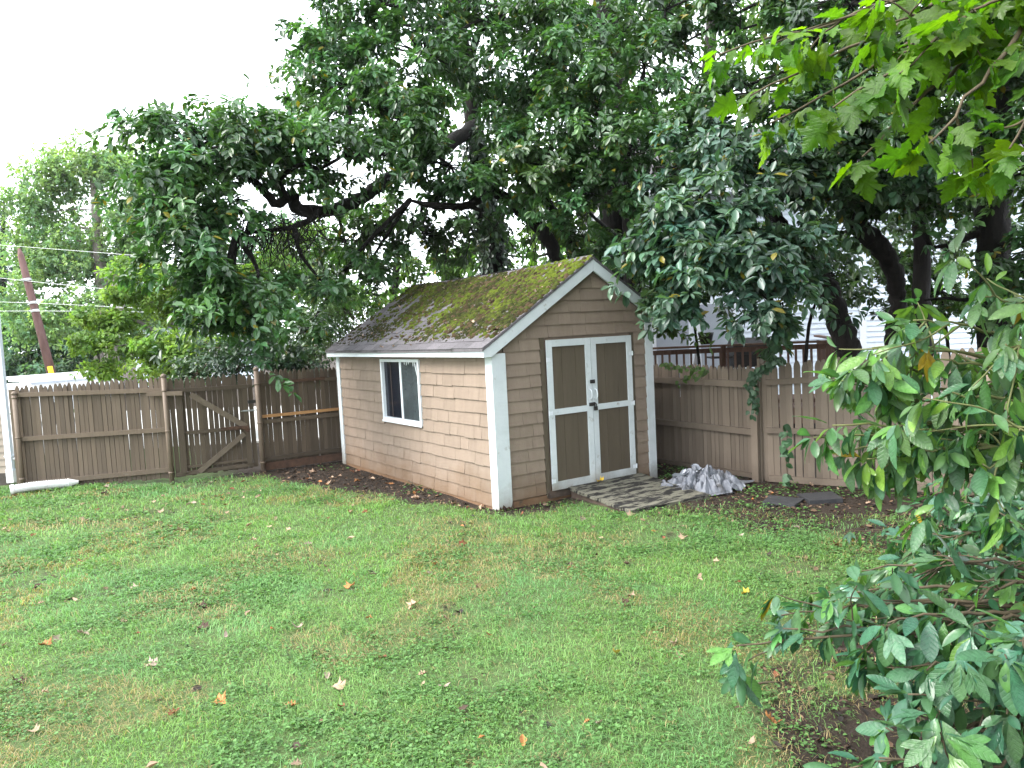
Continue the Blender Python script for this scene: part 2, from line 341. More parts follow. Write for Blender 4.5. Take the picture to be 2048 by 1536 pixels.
# ------------------------------------------------------------------ the ground
SW, SDP = 2.196, 4.155                        # shed width (x) and depth (y); near corner at the origin
def soil(x, y):
    n = fbm(x * 1.7, y * 1.7, 3) - .5
    n2 = fbm(x * 5, y * 5, 9) - .5
    left = sstep(.18, -.12, (-x) - (.12 + .27 * np.clip(y, 0, 4)) + n * .5) * sstep(-.25, .1, y) * sstep(.6, 0, x)
    left = np.maximum(left, sstep(.5, -.1, (4.55 - y) - .25 + n) * sstep(-2.0, -.9, x + n) * sstep(3.0, 2.2, x) )
    fr = sstep(.35, -.1, (-y) - .22 + n * .5) * sstep(-.35, .2, x + n)          # strip before the door wall
    t = np.clip((x - .8) / .7, 0, 3)
    right = sstep(-.45, .65, (x - 1.05) + (y + 1.4) * .30 + n * 1.1) * sstep(-3.4, -2.2, y + n) * sstep(.2, .6, x)
    right = np.maximum(right, sstep(2.0, 2.6, x + n)) * .92
    bush = sstep(-.2, 1.2, (x + 1.15) * .6 - (y + 3.95) * 1.1 + n * 2.2) * .86
    bare = sstep(.20, .30, n2 + n * .6) * .45
    return np.clip(np.maximum.reduce([left, fr * .8, right, bush, bare]), 0, 1)
def gz(x, y): return (fbm(x * .8, y * .8, 21) - .5) * .05 + (fbm(x * 3, y * 3, 22) - .5) * .02 - .01
ax = np.concatenate([[-420, -260, -150, -90, -55, -35, -22], np.linspace(-15, 14, 300), [20, 32, 50, 85, 150, 260, 420]])
GX, GY = np.meshgrid(ax, ax)
GZ = gz(GX, GY) * (np.hypot(GX, GY) < 20)
GV = np.stack([GX, GY, GZ], -1).reshape(-1, 3); n_ = len(ax)
gi = np.arange(n_ * n_).reshape(n_, n_)
GF = np.stack([gi[:-1, :-1], gi[:-1, 1:], gi[1:, 1:], gi[1:, :-1]], -1).reshape(-1, 4)
sc_ = soil(GV[:, 0], GV[:, 1])
g = np_obj('ground', GV, [GF], M['ground'], col=np.stack([sc_, sc_, sc_], -1), smooth=True); tag(g, kind='structure')

# ------------------------------------------------------------------ the shed
shed = empty('garden_shed', (0, 0, 0))
tag(shed, 'small tan shingled garden shed with white trim and a moss-covered roof', 'shed')
HE, HE2, XR, ZR, OH, ZE, ZE2, FO = 1.573, 1.863, 1.324, 2.586, .136, 1.677, 1.959, .074
SL = (ZR - ZE) / (XR + OH); SLR = (ZR - ZE2) / (SW + OH - XR)
WY0, WY1, WZ0, WZ1 = 1.556, 2.632, .749, 1.543
# walls (thin slabs with the window opening left out)
w = MB()
w.box(0, .06, 0, WY0 + .03, 0, HE + .05); w.box(0, .06, WY1 - .03, SDP, 0, HE + .05)
w.box(0, .06, WY0 + .03, WY1 - .03, 0, WZ0 + .03); w.box(0, .06, WY0 + .03, WY1 - .03, WZ1 - .03, HE + .05)
w.build('wall', M['siding'], shed)
gab = [(0, 0), (SW, 0), (SW, HE2 + .05), (XR, ZR - .06), (0, HE + .06)]
w = MB(); w.prism([(x + (.061 if x == 0 else -.061 if x == SW else 0), z) for x, z in gab], 'y', .0, .06); w.build('wall', M['siding'], shed)
w = MB(); w.prism([(x + (.061 if x == 0 else -.061 if x == SW else 0), z) for x, z in gab], 'y', SDP - .06, SDP); w.build('wall', M['siding'], shed)
w = MB(); w.box(SW - .06, SW, 0, SDP, 0, HE2 + .05); w.build('wall', M['siding'], shed)
w = MB(); w.box(.07, SW - .07, .07, SDP - .07, .0, .04); w.build('floor_panel', M['interior'], shed)
w = MB(); w.box(.5, 1.4, 3.0, 3.6, .04, .9); w.build('stored_box', M['rampside'], shed)
# base boards
w = MB(); w.box(-.012, -.001, -.012, SDP, -.10, .045); w.build('base_board', M['sidingbase'], shed)
w = MB(); w.box(.0, SW, -.014, -.002, -.12, .06); w.build('base_board', M['sidingbase'], shed)

# siding shingles: one wedge mesh, scaled per piece
sm = MB(); sm.add([(0, 0, 0), (1, 0, 0), (1, 0, 1), (0, 0, 1), (0, -1, 0), (1, -1, 0), (1, -.2, 1), (0, -.2, 1)],
                  [(4, 5, 6, 7), (0, 4, 7, 3), (1, 2, 6, 5), (0, 1, 5, 4), (3, 7, 6, 2), (0, 3, 2, 1)])
sh_mesh = sm.mesh('shingle', M['siding'])
def shingle_obj(loc, scl, rz):
    o = bpy.data.objects.new('shingle', sh_mesh); o.location = loc; o.scale = scl; o.rotation_euler = (0, 0, rz); return link(o, shed)
def split(a, b, lo=.13, hi=.30):
    out = []; x = a
    while x < b - 1e-6:
        wd = random.uniform(lo, hi)
        if b - x - wd < .07: wd = b - x
        out.append((x, x + wd)); x += wd
    return out
EX = .137
k = 0
while True:
    z0 = .03 + k * EX; k += 1
    if z0 > HE - .02: break
    h = min(EX * 1.12, HE + .045 - z0)
    spans = [(.085, SDP - .10)] if (z0 + EX < WZ0 + .05) else [(.085, WY0 + .004), (WY1 - .004, SDP - .10)]
    for a, b in spans:
        for s0, s1 in split(a, b):
            dz = random.uniform(-.005, .005) - .012 * math.sin(math.pi * (s0 + s1) / 2 / SDP) * (1 if k > 4 else .3)
            shingle_obj((-.0005, s1 - .0015, z0 + dz), (s1 - s0 - .003, random.uniform(.018, .024), h), -math.pi / 2)
def clip_poly(poly, a, b, c):            # keep a*x+b*z<=c
    out = []
    for i in range(len(poly)):
        p, q = poly[i], poly[(i + 1) % len(poly)]; fp = a * p[0] + b * p[1] - c; fq = a * q[0] + b * q[1] - c
        if fp <= 0: out.append(p)
        if fp * fq < 0: t = fp / (fp - fq); out.append((p[0] + (q[0] - p[0]) * t, p[1] + (q[1] - p[1]) * t))
    return out
DTOP = 1.738
ks = range(-13, 8)
for k in ks:
    z0 = DTOP + k * .128
    if z0 < .0: z0 = .0
    z1 = z0 + .128 * 1.12
    full = z0 >= DTOP - .01
    spans = [(.002, SW - .002)] if z0 > HE + .02 else [(.135, SW - .09)]
    if not full: spans = [(.135, .598), (1.932, SW - .088)]
    for a, b in spans:
        for s0, s1 in split(a, b, .16, .34):
            s0 += .0015; s1 -= .0015
            poly = [(s0, z0), (s1, z0), (s1, z1), (s0, z1)]
            A = clip_poly(poly, -SL, 1, HE + .045)                 # under the left slope
            A = clip_poly(A, SLR, 1, HE2 + .045 + SLR * SW) if A else A
            if len(A) < 3: continue
            if len(A) == 4 and A == poly:
                shingle_obj((s0, -.0005, z0 + random.uniform(-.003, .003)), (s1 - s0, random.uniform(.017, .022), z1 - z0), 0)
            else:
                th = .019; n = len(A); mb = MB()
                V = [(x, -.0005, z) for x, z in A] + [(x, -.0005 - th * (1 - .8 * (z - z0) / (z1 - z0)), z) for x, z in A]
                mb.add(V, [tuple(range(n - 1, -1, -1)), tuple(range(n, 2 * n))] + [(i, (i + 1) % n, n + (i + 1) % n, n + i) for i in range(n)])
                mb.build('shingle', M['siding'], shed)
# corner boards
def board(name, *b, mat='white', parent=shed): return MB().box(*b).build(name, M[mat], parent)
MB().prism([(-.026, .01), (-.004, .022), (.018, .0), (.05, .012), (.075, .0), (.075, HE + .02), (-.026, HE + .02)], 'x', -.033, -.001).build('corner_board', M['white'], shed)
MB().prism([(-.0325, .015), (-.012, .05), (.004, .022), (.022, .060), (.040, .045), (.062, .020), (.090, .034), (.112, .018), (.126, .040), (.135, .075), (.135, HE + .03), (-.0325, HE + .03)], 'y', -.052, -.0265).build('corner_board', M['white'], shed)
board('rotten_sill', -.024, .16, -.040, -.0145, -.10, .07, mat='rotten')
board('corner_board', -.026, -.001, SDP - .095, SDP + .02, .0, HE + .02)
board('corner_board', SW - .085, SW + .022, -.030, -.001, -.06, HE2 - .02)
board('corner_board', SW + .001, SW + .026, -.0005, .08, -.06, HE2 - .02)
# eave fascia, soffit, rake boards
board('eave_fascia', -OH - .001, -OH + .022, -FO + .001, SDP + .076, ZE - .10, ZE - .004, mat='whitedirty')
board('eave_fascia', SW + OH - .022, SW + OH + .001, -FO + .001, SDP + .076, ZE2 - .10, ZE2 - .004, mat='whitedirty')
board('soffit', -OH + .023, -.030, -FO + .03, SDP + .05, ZE - .098, ZE - .085)
board('soffit', SW + .028, SW + OH - .024, -FO + .03, SDP + .05, ZE2 - .098, ZE2 - .085)
RV = .155
xl = -OH + (RV - .10) / SL; xr_ = SW + OH - (RV - .10) / SLR
for ya, yb in ((-FO - .006, -FO + .018), (SDP + .058, SDP + .080)):
    MB().prism([(-OH - .003, ZE - .012), (XR - .001, ZR - .012), (XR - .001, ZR - RV), (xl, ZE - .103), (-OH - .003, ZE - .103)], 'y', ya, yb).build('rake_board', M['white'], shed)
    MB().prism([(SW + OH + .003, ZE2 - .012), (SW + OH + .003, ZE2 - .103), (xr_, ZE2 - .103), (XR + .001, ZR - RV), (XR + .001, ZR - .012)], 'y', ya, yb).build('rake_board', M['white'], shed)
# roof deck with a slight sag along the ridge
def sag(y, t): return -.035 * np.sin(np.pi * np.clip(y / SDP, 0, 1)) * t
ny = 24; Y = np.linspace(-FO - .012, SDP + .088, ny)
def roof_deck(x0, z0, x1, z1, name):
    V = []; F = []
    for th in (0, -.03):
        for y in Y:
            V += [(x0, y, z0 + th + float(sag(y, .2))), (x1, y, z1 + th + float(sag(y, 1)))]
    for i in range(ny - 1):
        a = 2 * i; F += [(a, a + 1, a + 3, a + 2)]; b = 2 * ny + a; F += [(b, b + 2, b + 3, b + 1)]; F += [(a, a + 2, b + 2, b)]
    F += [(0, 2 * ny, 2 * ny + 1, 1), (2 * ny - 2, 2 * ny - 1, 4 * ny - 1, 4 * ny - 2)]
    return MB().add(V, F).build(name, M['roofsh'], shed)
roof = roof_deck(-OH - .018, ZE - .012, XR, ZR, 'roof')
roof_deck(SW + OH + .018, ZE2 - .012, XR, ZR - .0005, 'roof')
# asphalt tabs on the window slope (each a piece), the back slope joined
SLEN = math.hypot(XR + OH, ZR - ZE); sa = math.atan2(ZR - ZE, XR + OH)
tm = MB(); tm.add([(0, 0, .009), (1, 0, .004), (1, 1, .004), (0, 1, .009), (0, 0, 0), (1, 0, 0), (1, 1, 0), (0, 1, 0)], [(0, 1, 2, 3), (0, 4, 5, 1), (1, 5, 6, 2), (2, 6, 7, 3), (3, 7, 4, 0)])
tab_mesh = tm.mesh('roof_shingle', M['roofsh'])
nc = 13; ex = SLEN / nc
for i in range(nc):
    y = -FO - .012 + (0 if i % 2 else -.0) ; first = True
    while y < SDP + .07:
        wd = .15 if (first and i % 2) else .30
        y2 = min(y + wd, SDP + .088)
        s0 = i * ex - .022 + random.uniform(-.006, .006); ym = (y + y2) / 2
        o = bpy.data.objects.new('roof_shingle', tab_mesh)
        o.location = (-OH + s0 * math.cos(sa), y + .002, ZE + s0 * math.sin(sa) + float(sag(ym, .2 + .8 * s0 / SLEN)) - .006)
        o.rotation_euler = (0, -sa, 0); o.scale = (min(ex * 1.1, SLEN + .01 - s0), y2 - y - .005, random.uniform(.9, 1.5))
        link(o, roof); y = y2; first = False
mb = MB(); SLR_ = math.hypot(SW + OH - XR, ZR - ZE2); nr = 9
for i in range(nr):
    for j in range(14):
        y0 = -FO - .01 + j * .31 + (.15 if i % 2 else 0); t0, t1 = i / nr, min(1, (i + 1.05) / nr)
        P = [(SW + OH + (XR - SW - OH) * t, ZE2 + (ZR - ZE2) * t + .003 + (0.006 if t == t0 else 0)) for t in (t0, t1)]
        y1 = min(y0 + .305, SDP + .085)
        if y1 - y0 > .02: mb.add([(P[0][0], y0, P[0][1]), (P[0][0], y1, P[0][1]), (P[1][0], y1, P[1][1]), (P[1][0], y0, P[1][1]), (P[0][0], y0, P[0][1] - .012), (P[0][0], y1, P[0][1] - .012)], [(0, 1, 2, 3), (0, 4, 5, 1)])
tag(mb.build('back_slope_shingles', M['roofsh'], shed), kind='stuff')
# ridge caps
cm = MB(); cm.add([(-.11, 0, -.085), (0, 0, 0), (.11, 0, -.085), (-.11, 1, -.085), (0, 1, 0), (.11, 1, -.085)], [(0, 1, 4, 3), (1, 2, 5, 4)])
cap_mesh = cm.mesh('ridge_cap', M['roofsh'])
for j in range(15):
    y0 = -FO - .012 + j * .287
    o = bpy.data.objects.new('ridge_cap', cap_mesh); o.location = (XR, y0, ZR + .021 + float(sag(y0 + .14, 1)) + .002 * (j % 2)); o.scale = (1, .30, 1); link(o, roof)
# moss: thick and bright by the ridge and the front, thin low down at the back
n = 15000
sv = rng.random(n) ** .8; yv = -FO + rng.random(n) * (SDP + .15)
s_ = sv; y_ = 1 - np.clip(yv / SDP, 0, 1)
pk = fbm(sv * 4.5, yv * 3.2, 41); pk2 = fbm(sv * 14, yv * 11, 47)
dens = np.clip(.34 + .70 * s_ * (.45 + .75 * y_) + .42 * y_ * (s_ > .10) + .28 * np.exp(-((s_ - .95) / .12) ** 2), 0, 1)
keep = ((pk * .5 + pk2 * .5) < .36 + .30 * dens) & (rng.random(n) < .95 * dens + .06) & (s_ > .05 + .05 * pk2)
sv, yv, pk, dens = sv[keep], yv[keep], pk[keep], dens[keep]; n = len(sv)
rad = (.008 + .024 * rng.random(n) ** 1.8) * (.50 + .70 * dens); hgt = rad * (.45 + .5 * rng.random(n))
sx = sv * SLEN
Cn = np.stack([-OH + sx * math.cos(sa), yv, ZE + sx * math.sin(sa) + sag(yv, .2 + .8 * sv) + .004], -1)
e1 = np.array([math.cos(sa), 0, math.sin(sa)]); e2 = np.array([0, 1., 0]); e3 = np.cross(e1, e2); e3 = e3 if e3[2] > 0 else -e3
an = np.arange(6) / 6 * 2 * np.pi
jr = .75 + .5 * rng.random((n, 6))
ring = lambda f, z: Cn[:, None] + (e1 * np.cos(an)[:, None] + e2 * np.sin(an)[:, None])[None] * (rad[:, None] * f * jr)[..., None] + e3 * (hgt * z)[:, None, None]
V = np.concatenate([ring(1, -.1), ring(.72, .7), (Cn + e3 * hgt[:, None])[:, None]], 1)
q = [[i, (i + 1) % 6, 6 + (i + 1) % 6, 6 + i] for i in range(6)]; t = [[6 + i, 6 + (i + 1) % 6, 12] for i in range(6)]
b = (np.arange(n) * 13)[:, None, None]
mc = np.array([[.022, .024, .009], [.062, .080, .011], [.055, .060, .030]])
fmx = np.clip(np.clip((pk - .42) * 3 + s_[keep] * .9 * y_[keep] + (rng.random(n) - .5) * .7, 0, 1), 0, 1)[:, None]
cc = mc[0] * (1 - fmx) + mc[1] * fmx
dead = rng.random(n) < .26; cc[dead] = np.array([.045, .032, .018]) * (.6 + .8 * rng.random((dead.sum(), 1)))
cc = cc * (.75 + .5 * rng.random((n, 1)))
mo = np_obj('moss', V.reshape(-1, 3), [(b + np.array(q)[None]).reshape(-1, 4), (b + np.array(t)[None]).reshape(-1, 3)], M['moss'], roof, col=np.repeat(cc, 13, 0), smooth=True); tag(mo, kind='stuff')

# window
win = empty('window'); win.parent = shed
for bx_ in ((WY0, WY0 + .04, WZ0, WZ1), (WY1 - .04, WY1, WZ0, WZ1), (WY0 + .04, WY1 - .04, WZ1 - .035, WZ1), (WY0 + .04, WY1 - .04, WZ0, WZ0 + .05)):
    MB().box(-.034, .03, *bx_).build('window_frame', M['vinyl'], win)
ym = (WY0 + WY1) / 2
MB().box(-.012, .02, ym - .022, ym + .022, WZ0 + .051, WZ1 - .036).build('mullion', M['vinyl'], win)
MB().box(-.042, -.0345, WY0 - .01, WY1 + .01, WZ0 - .012, WZ0 + .012).build('sill', M['vinyl'], win)
MB().box(.006, .009, ym + .0225, WY1 - .041, WZ0 + .051, WZ1 - .036).build('pane', M['glassdark'], win)
MB().box(-.004, -.001, WY0 + .041, ym - .0225, WZ0 + .051, WZ1 - .036).build('pane', M['glassdusty'], win)
MB().box(-.001, .005, ym + .30, ym + .308, WZ0 + .055, WZ1 - .04).build('screen_edge', M['rampside'], win)
for (ya, la, da) in ((ym - .10, .03, 0), (ym - .16, .04, .01), (ym - .21, .025, 0), (ym - .33, .05, .0), (ym - .37, .16, -.05)):
    MB().add([(-.0045, ya, WZ1 - .037), (-.0045, ya - .03, WZ1 - .037), (-.0045, ya - .02 + da, WZ1 - .037 - la), (-.0045, ya - .012 + da, WZ1 - .037 - la)], [(0, 1, 2, 3)]).build('tape_shred', M['vinyl'], win)

# double doors
DX0, DX1, DZ0, DZ1 = .663, 1.869, .100, 1.706
board('door_casing', .600, .655, -.018, -.001, .03, 1.735, mat='doorpanel')
board('door_casing', 1.877, 1.930, -.016, -.001, .03, 1.735, mat='doorpanel')
board('threshold', .62, 1.91, -.030, -.0145, .02, .088, mat='rampside')
dm = (DX0 + DX1) / 2
for di, (a, b) in enumerate(((DX0, dm - .003), (dm + .003, DX1))):
    d = empty('door'); d.parent = shed
    npk = 3
    for j in range(npk):
        pa = a + .02 + (b - a - .04) * j / npk; pb = a + .02 + (b - a - .04) * (j + 1) / npk
        MB().box(pa + .0018, pb - .0018, -.030, -.010, DZ0 + .01, DZ1 - .01).build('plank', M['doorpanel'], d)
    MB().box(a + .01, b - .01, -.0145, -.002, DZ0 + .005, DZ1 - .005).build('backing', M['rotten'], d)
    st = .072
    MB().box(a, a + st, -.046, -.031, DZ0, DZ1).build('stile', M['white'], d)
    MB().box(b - st, b, -.0455, -.031, DZ0, DZ1).build('stile', M['white'], d)
    for za, zb in ((DZ0, DZ0 + .088), (.905, .968), (DZ1 - .072, DZ1)):
        MB().box(a + st + .0005, b - st - .0005, -.045, -.031, za, zb).build('rail', M['white'], d)
    hx = b - .035 if di == 0 else a + .035
    hp = [(hx, -.046, 1.03), (hx, -.075, 1.045), (hx, -.082, 1.085), (hx, -.075, 1.125), (hx, -.046, 1.14)]
    MB().tube(spline(hp, 4), .008, 8).build('handle', M['vinyl'], d, True)
    hxx = a if di == 0 else b
    for zz in (.20, .93, 1.50):
        mb = MB(); mb.box(hxx - .045 if di else hxx - .005, hxx + .012 if di else hxx + .045, -.050, -.0465, zz - .02, zz + .02); mb.tube([(hxx + (.008 if di else -.004), -.049, zz - .026), (hxx + (.008 if di else -.004), -.049, zz + .026)], .007, 6); mb.build('hinge', M['vinyl'], d)
    if di == 1:
        mb = MB(); mb.box(dm - .03, dm + .035, -.056, -.047, 1.205, 1.245); mb.tube([(dm - .035, -.058, 1.225), (dm + .03, -.058, 1.225)], .006, 6); mb.build('barrel_bolt', M['black'], d)
        mb = MB(); mb.box(dm - .055, dm + .03, -.054, -.047, .955, .995); mb.build('hasp', M['black'], d)
        mb = MB(); mb.box(dm - .002, dm + .038, -.080, -.058, .905, .950); mb.tube(spline([(dm + .005, -.069, .948), (dm + .006, -.069, .972), (dm + .018, -.069, .982), (dm + .030, -.069, .972), (dm + .031, -.069, .948)], 3), .005, 6); mb.build('padlock', M['black'], d)

# ------------------------------------------------------------------ ramp of seven boards
rp = empty('door_ramp', (0, 0, 0)); tag(rp, 'low wooden ramp with flaking grey paint at the shed doors', 'ramp')
R0 = np.array([.86, -.06]); R1 = np.array([1.92, -.06]); R2 = np.array([1.86, -1.16]); R3 = np.array([.82, -1.06]); nb = 8
for j in range(nb):
    t0, t1 = j / nb, (j + 1) / nb - .005
    A = R0 + (R3 - R0) * t0; B = R1 + (R2 - R1) * t0; Cc = R1 + (R2 - R1) * t1; Dd = R0 + (R3 - R0) * t1
    z0, z1 = .115 - .085 * t0, .115 - .085 * t1; e = random.uniform(-.012, .012)
    V = [(A[0] + e, A[1], z0), (B[0] + e, B[1], z0), (Cc[0] + e, Cc[1], z1), (Dd[0] + e, Dd[1], z1)]
    V += [(x, y, z - .032) for x, y, z in V]
    MB().add(V, [(3, 2, 1, 0), (4, 5, 6, 7), (0, 1, 5, 4), (1, 2, 6, 5), (2, 3, 7, 6), (3, 0, 4, 7)]).build('plank', M['ramp'], rp)
for xo in (.02, .52, 1.05):
    a = R0 + np.array([xo, -.02]); b = R3 + np.array([xo, .04])
    MB().add([(a[0], a[1], .080), (a[0] + .04, a[1], .080), (b[0] + .04, b[1], .003), (b[0], b[1], .003), (a[0], a[1], -.05), (a[0] + .04, a[1], -.05), (b[0] + .04, b[1], -.05), (b[0], b[1], -.05)], [(3, 2, 1, 0), (0, 1, 5, 4), (1, 2, 6, 5), (2, 3, 7, 6), (3, 0, 4, 7)]).build('joist', M['rampside'], rp)

# ------------------------------------------------------------------ crumpled tarp: a folded sheet
tn = 130
U, Vv = np.meshgrid(np.linspace(-1, 1, tn), np.linspace(-1, 1, tn))
rr_ = np.hypot(U, Vv); thv = np.arctan2(Vv, U)
edge = .80 + .30 * (fbm(np.cos(thv) * 1.6 + 5, np.sin(thv) * 1.6 + 5, 71) - .5) * 2
X = U * .60 * edge + .10 * (fbm(U * 3, Vv * 3, 72) - .5); Yy = Vv * .50 * edge + .10 * (fbm(U * 3, Vv * 3, 73) - .5)
ridge = lambda a, b, s: 1 - np.abs(2 * fbm(a, b, s, 2) - 1)
wu = U + .25 * (fbm(U * 2, Vv * 2, 75) - .5); wv = Vv + .25 * (fbm(U * 2, Vv * 2, 76) - .5)
heap = np.clip(1 - (rr_ / 1.05) ** 2, 0, 1) ** .8
Z = .25 * heap * (.45 + .8 * fbm(U * 2 + 9, Vv * 2, 77)) - heap ** .3 * (.12 * ridge(wu * 2.4, wv * 2.0, 78) ** 7 + .09 * ridge(wu * 4.6, wv * 3.2, 79) ** 6 + .05 * ridge(wu * 8 - wv * 4, wv * 7, 80) ** 5 + .02 * ridge(wu * 16, wv * 14, 83) ** 4) + .035 * heap ** .3 * ridge(wu * 6 + 3, wv * 5, 84) ** 3 + .01
crmp = .06 * (fbm(U * 7, Vv * 7, 81) - .5)
X = X + crmp * heap; Yy = Yy + .06 * (fbm(U * 7, Vv * 7, 82) - .5) * heap
rot = math.radians(20); Xw = 2.20 + X * math.cos(rot) - Yy * math.sin(rot) * .9; Yw = -.70 + X * math.sin(rot) * .8 + Yy * math.cos(rot)
ti = np.arange(tn * tn).reshape(tn, tn)
tp = np_obj('crumpled_tarp', np.stack([Xw, Yw, Z], -1).reshape(-1, 3), [np.stack([ti[:-1, :-1], ti[:-1, 1:], ti[1:, 1:], ti[1:, :-1]], -1).reshape(-1, 4)], M['tarp'], smooth=True)
tag(tp, 'crumpled silver-grey tarp heaped on the soil beside the shed ramp', 'tarp')
for k in range(9):      # stiff pale folds lying on the heap
    i0, j0 = random.randint(35, 95), random.randint(25, 80); di, dj = random.randint(6, 13), random.randint(-10, 12)
    idx = [(int(np.clip(i0 + dj * f, 0, tn - 1)), int(np.clip(j0 + di * 1.6 * f, 0, tn - 1))) for f in np.linspace(0, 1, 6)]
    pts = np.array([(Xw[a, b], Yw[a, b], Z[a, b] + .012) for a, b in idx]); pts[:, 2] = np.maximum(pts[:, 2], np.linspace(pts[:, 2].max(), pts[:, 2].max() - .05, 6))
    V = []; wv_ = np.array([.010, -.016, .014])
    for q in pts: V += [q - wv_, q + wv_]
    MB().add(V, [(2 * a, 2 * a + 1, 2 * a + 3, 2 * a + 2) for a in range(5)]).build('tarp_fold', M['tarppale'], tp)
for i, (px, py, s, r) in enumerate(((1565, 1004, .34, .4), (1640, 996, .36, .9))):
    P = gnd(px, py)
    o = MB().prism([(-s / 2, -s / 2.2), (s / 2, -s / 2), (s / 2.1, s / 2), (-s / 1.9, s / 2.3)], 'z', -.02, .022).build('paving_slab', M['slab'])
    o.location = (P[0], P[1], 0.0); o.rotation_euler = (.03 * (1 - 2 * i), .02, r); tag(o, ['dark wet paving slab nearer the tarp, flat on the soil', 'dark wet paving slab farther from the tarp, below the taupe fence'][i], 'slab')

# ------------------------------------------------------------------ fences
def picket_mesh(wd, h, mat, seed):
    r = random.Random(seed); pw = wd / 2; tip = .075
    pts = [(-pw, 0), (pw, 0), (pw, h - tip), (pw * .82, h - tip * .55), (pw * .45, h - tip * .18), (pw * .1, h), (-pw * .12, h - .002), (-pw * .5, h - tip * .2), (-pw * .85, h - tip * .6), (-pw, h - tip)]
    return MB().prism(pts, 'y', 0, .016).mesh('picket', mat)
def run(name, A, B, label, mat, wd, z0, zt, rails, gaps=(), skip=(), lean=.006, gapw=.004, cat='fence', broken=(), h0=1.45):
    A = np.array(A, float); B = np.array(B, float); L = float(np.hypot(*(B - A)[:2])); rz = math.atan2(B[1] - A[1], B[0] - A[0])
    t = empty(name, (A[0], A[1], 0), rz); tag(t, label, cat)
    ms = [picket_mesh(wd - gapw - .0015 * (k % 3), h0, mat, k) for k in range(3)]
    n = int(L / wd)
    for i in range(n):
        if i in skip: continue
        x = (i + .5) * L / n; f = i / max(1, n - 1)
        zb = z0[0] + (z0[1] - z0[0]) * f + random.uniform(-.015, .015); ztop = zt[0] + (zt[1] - zt[0]) * f + random.uniform(-.018, .018)
        o = bpy.data.objects.new('picket', ms[i % 3])
        if i in broken: zb = broken[i] if isinstance(broken, dict) else .6
        o.location = (x + random.uniform(-.003, .003) + (gaps[i] if isinstance(gaps, dict) and i in gaps else 0), random.uniform(0, .005), zb); o.scale = (1, 1, (ztop - zb) / h0)
        o.rotation_euler = (random.uniform(-.006, .006), random.uniform(-lean, lean), 0); link(o, t)
    for rl in rails:
        x0, x1, za, zb, hh = rl[:5]; mt = rl[5] if len(rl) > 5 else mat; yo = rl[6] if len(rl) > 6 else 0
        MB().beam((x0, -.021 - yo, za), (x1, -.021 - yo, zb), .038, hh).build('rail', mt, t)
    return t, L
def pipe_post(t, x, y, z1, r=.032, mat='rustmetal', z0=-.1):
    p = MB().tube([(x, y, z0), (x, y, z1)], r, 12).build('post', M[mat], t, True)
    P = [(x, y, z1 - .01), (x, y, z1 + .012), (x, y, z1 + .03), (x, y, z1 + .04)]
    MB().tube(P, [r * 1.16, r * 1.16, r * .8, r * .2], 12).build('post_cap', M[mat], p, True)
    for zz in (.13, .70, 1.25):
        MB().tube([(x, y, zz - .012), (x, y, zz + .012)], r * 1.12, 12).build('clamp_band', M[mat], p, True)
P0 = (-3.95, 5.98); P1 = (-2.23, 4.72); P2 = (-1.10, 4.53); P3 = (2.95, 4.42)
FL = M['fencel']; FR = M['fencer']
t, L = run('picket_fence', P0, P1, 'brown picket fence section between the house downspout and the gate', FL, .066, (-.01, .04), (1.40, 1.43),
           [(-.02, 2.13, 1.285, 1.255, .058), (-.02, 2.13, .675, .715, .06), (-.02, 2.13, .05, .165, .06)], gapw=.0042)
pipe_post(t, .035, -.065, 1.30); pipe_post(t, 2.125, -.07, 1.44)
MB().box(-.075, -.012, -.02, .05, -.1, 1.36).build('post', FL, t)
MB().beam((1.88, -.07, 1.215), (2.38, -.085, 1.205), .03, .055).build('rail', M['fencel'], t)
# gate
G0 = np.array(P1) + np.array([.012, -.002]); G1 = np.array(P2) - np.array([.045, -.008])
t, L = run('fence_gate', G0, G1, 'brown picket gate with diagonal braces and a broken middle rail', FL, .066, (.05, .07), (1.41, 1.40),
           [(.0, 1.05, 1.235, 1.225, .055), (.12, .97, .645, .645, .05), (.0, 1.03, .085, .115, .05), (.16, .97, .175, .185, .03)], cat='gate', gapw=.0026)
MB().box(.075, .155, -.062, -.041, .10, 1.19).build('stile', FL, t)
MB().box(.94, 1.005, -.062, -.041, .13, 1.19).build('stile', FL, t)
MB().beam((.27, -.075, 1.17), (.955, -.075, .665), .022, .075).build('diagonal_brace', M['brace'], t)
MB().beam((.93, -.075, .565), (.30, -.075, .10), .022, .065).build('diagonal_brace', M['brace'], t)
MB().beam((.62, -.085, .66), (.99, -.085, .655), .02, .045).build('broken_rail_end', M['rotten'], t)
MB().beam((.90, -.066, .665), (1.0, -.066, .60), .01, .06).build('broken_rail_end', M['rotten'], t)
lt = MB(); lt.box(.93, 1.09, -.078, -.062, .875, .895); lt.tube([(.90, -.085, .885), (1.11, -.085, .885)], .007, 6); lt.build('latch', M['steel'], t)
lt = MB(); lt.box(1.0, 1.12, -.078, -.063, .985, 1.03); lt.build('latch_strap', M['black'], t)
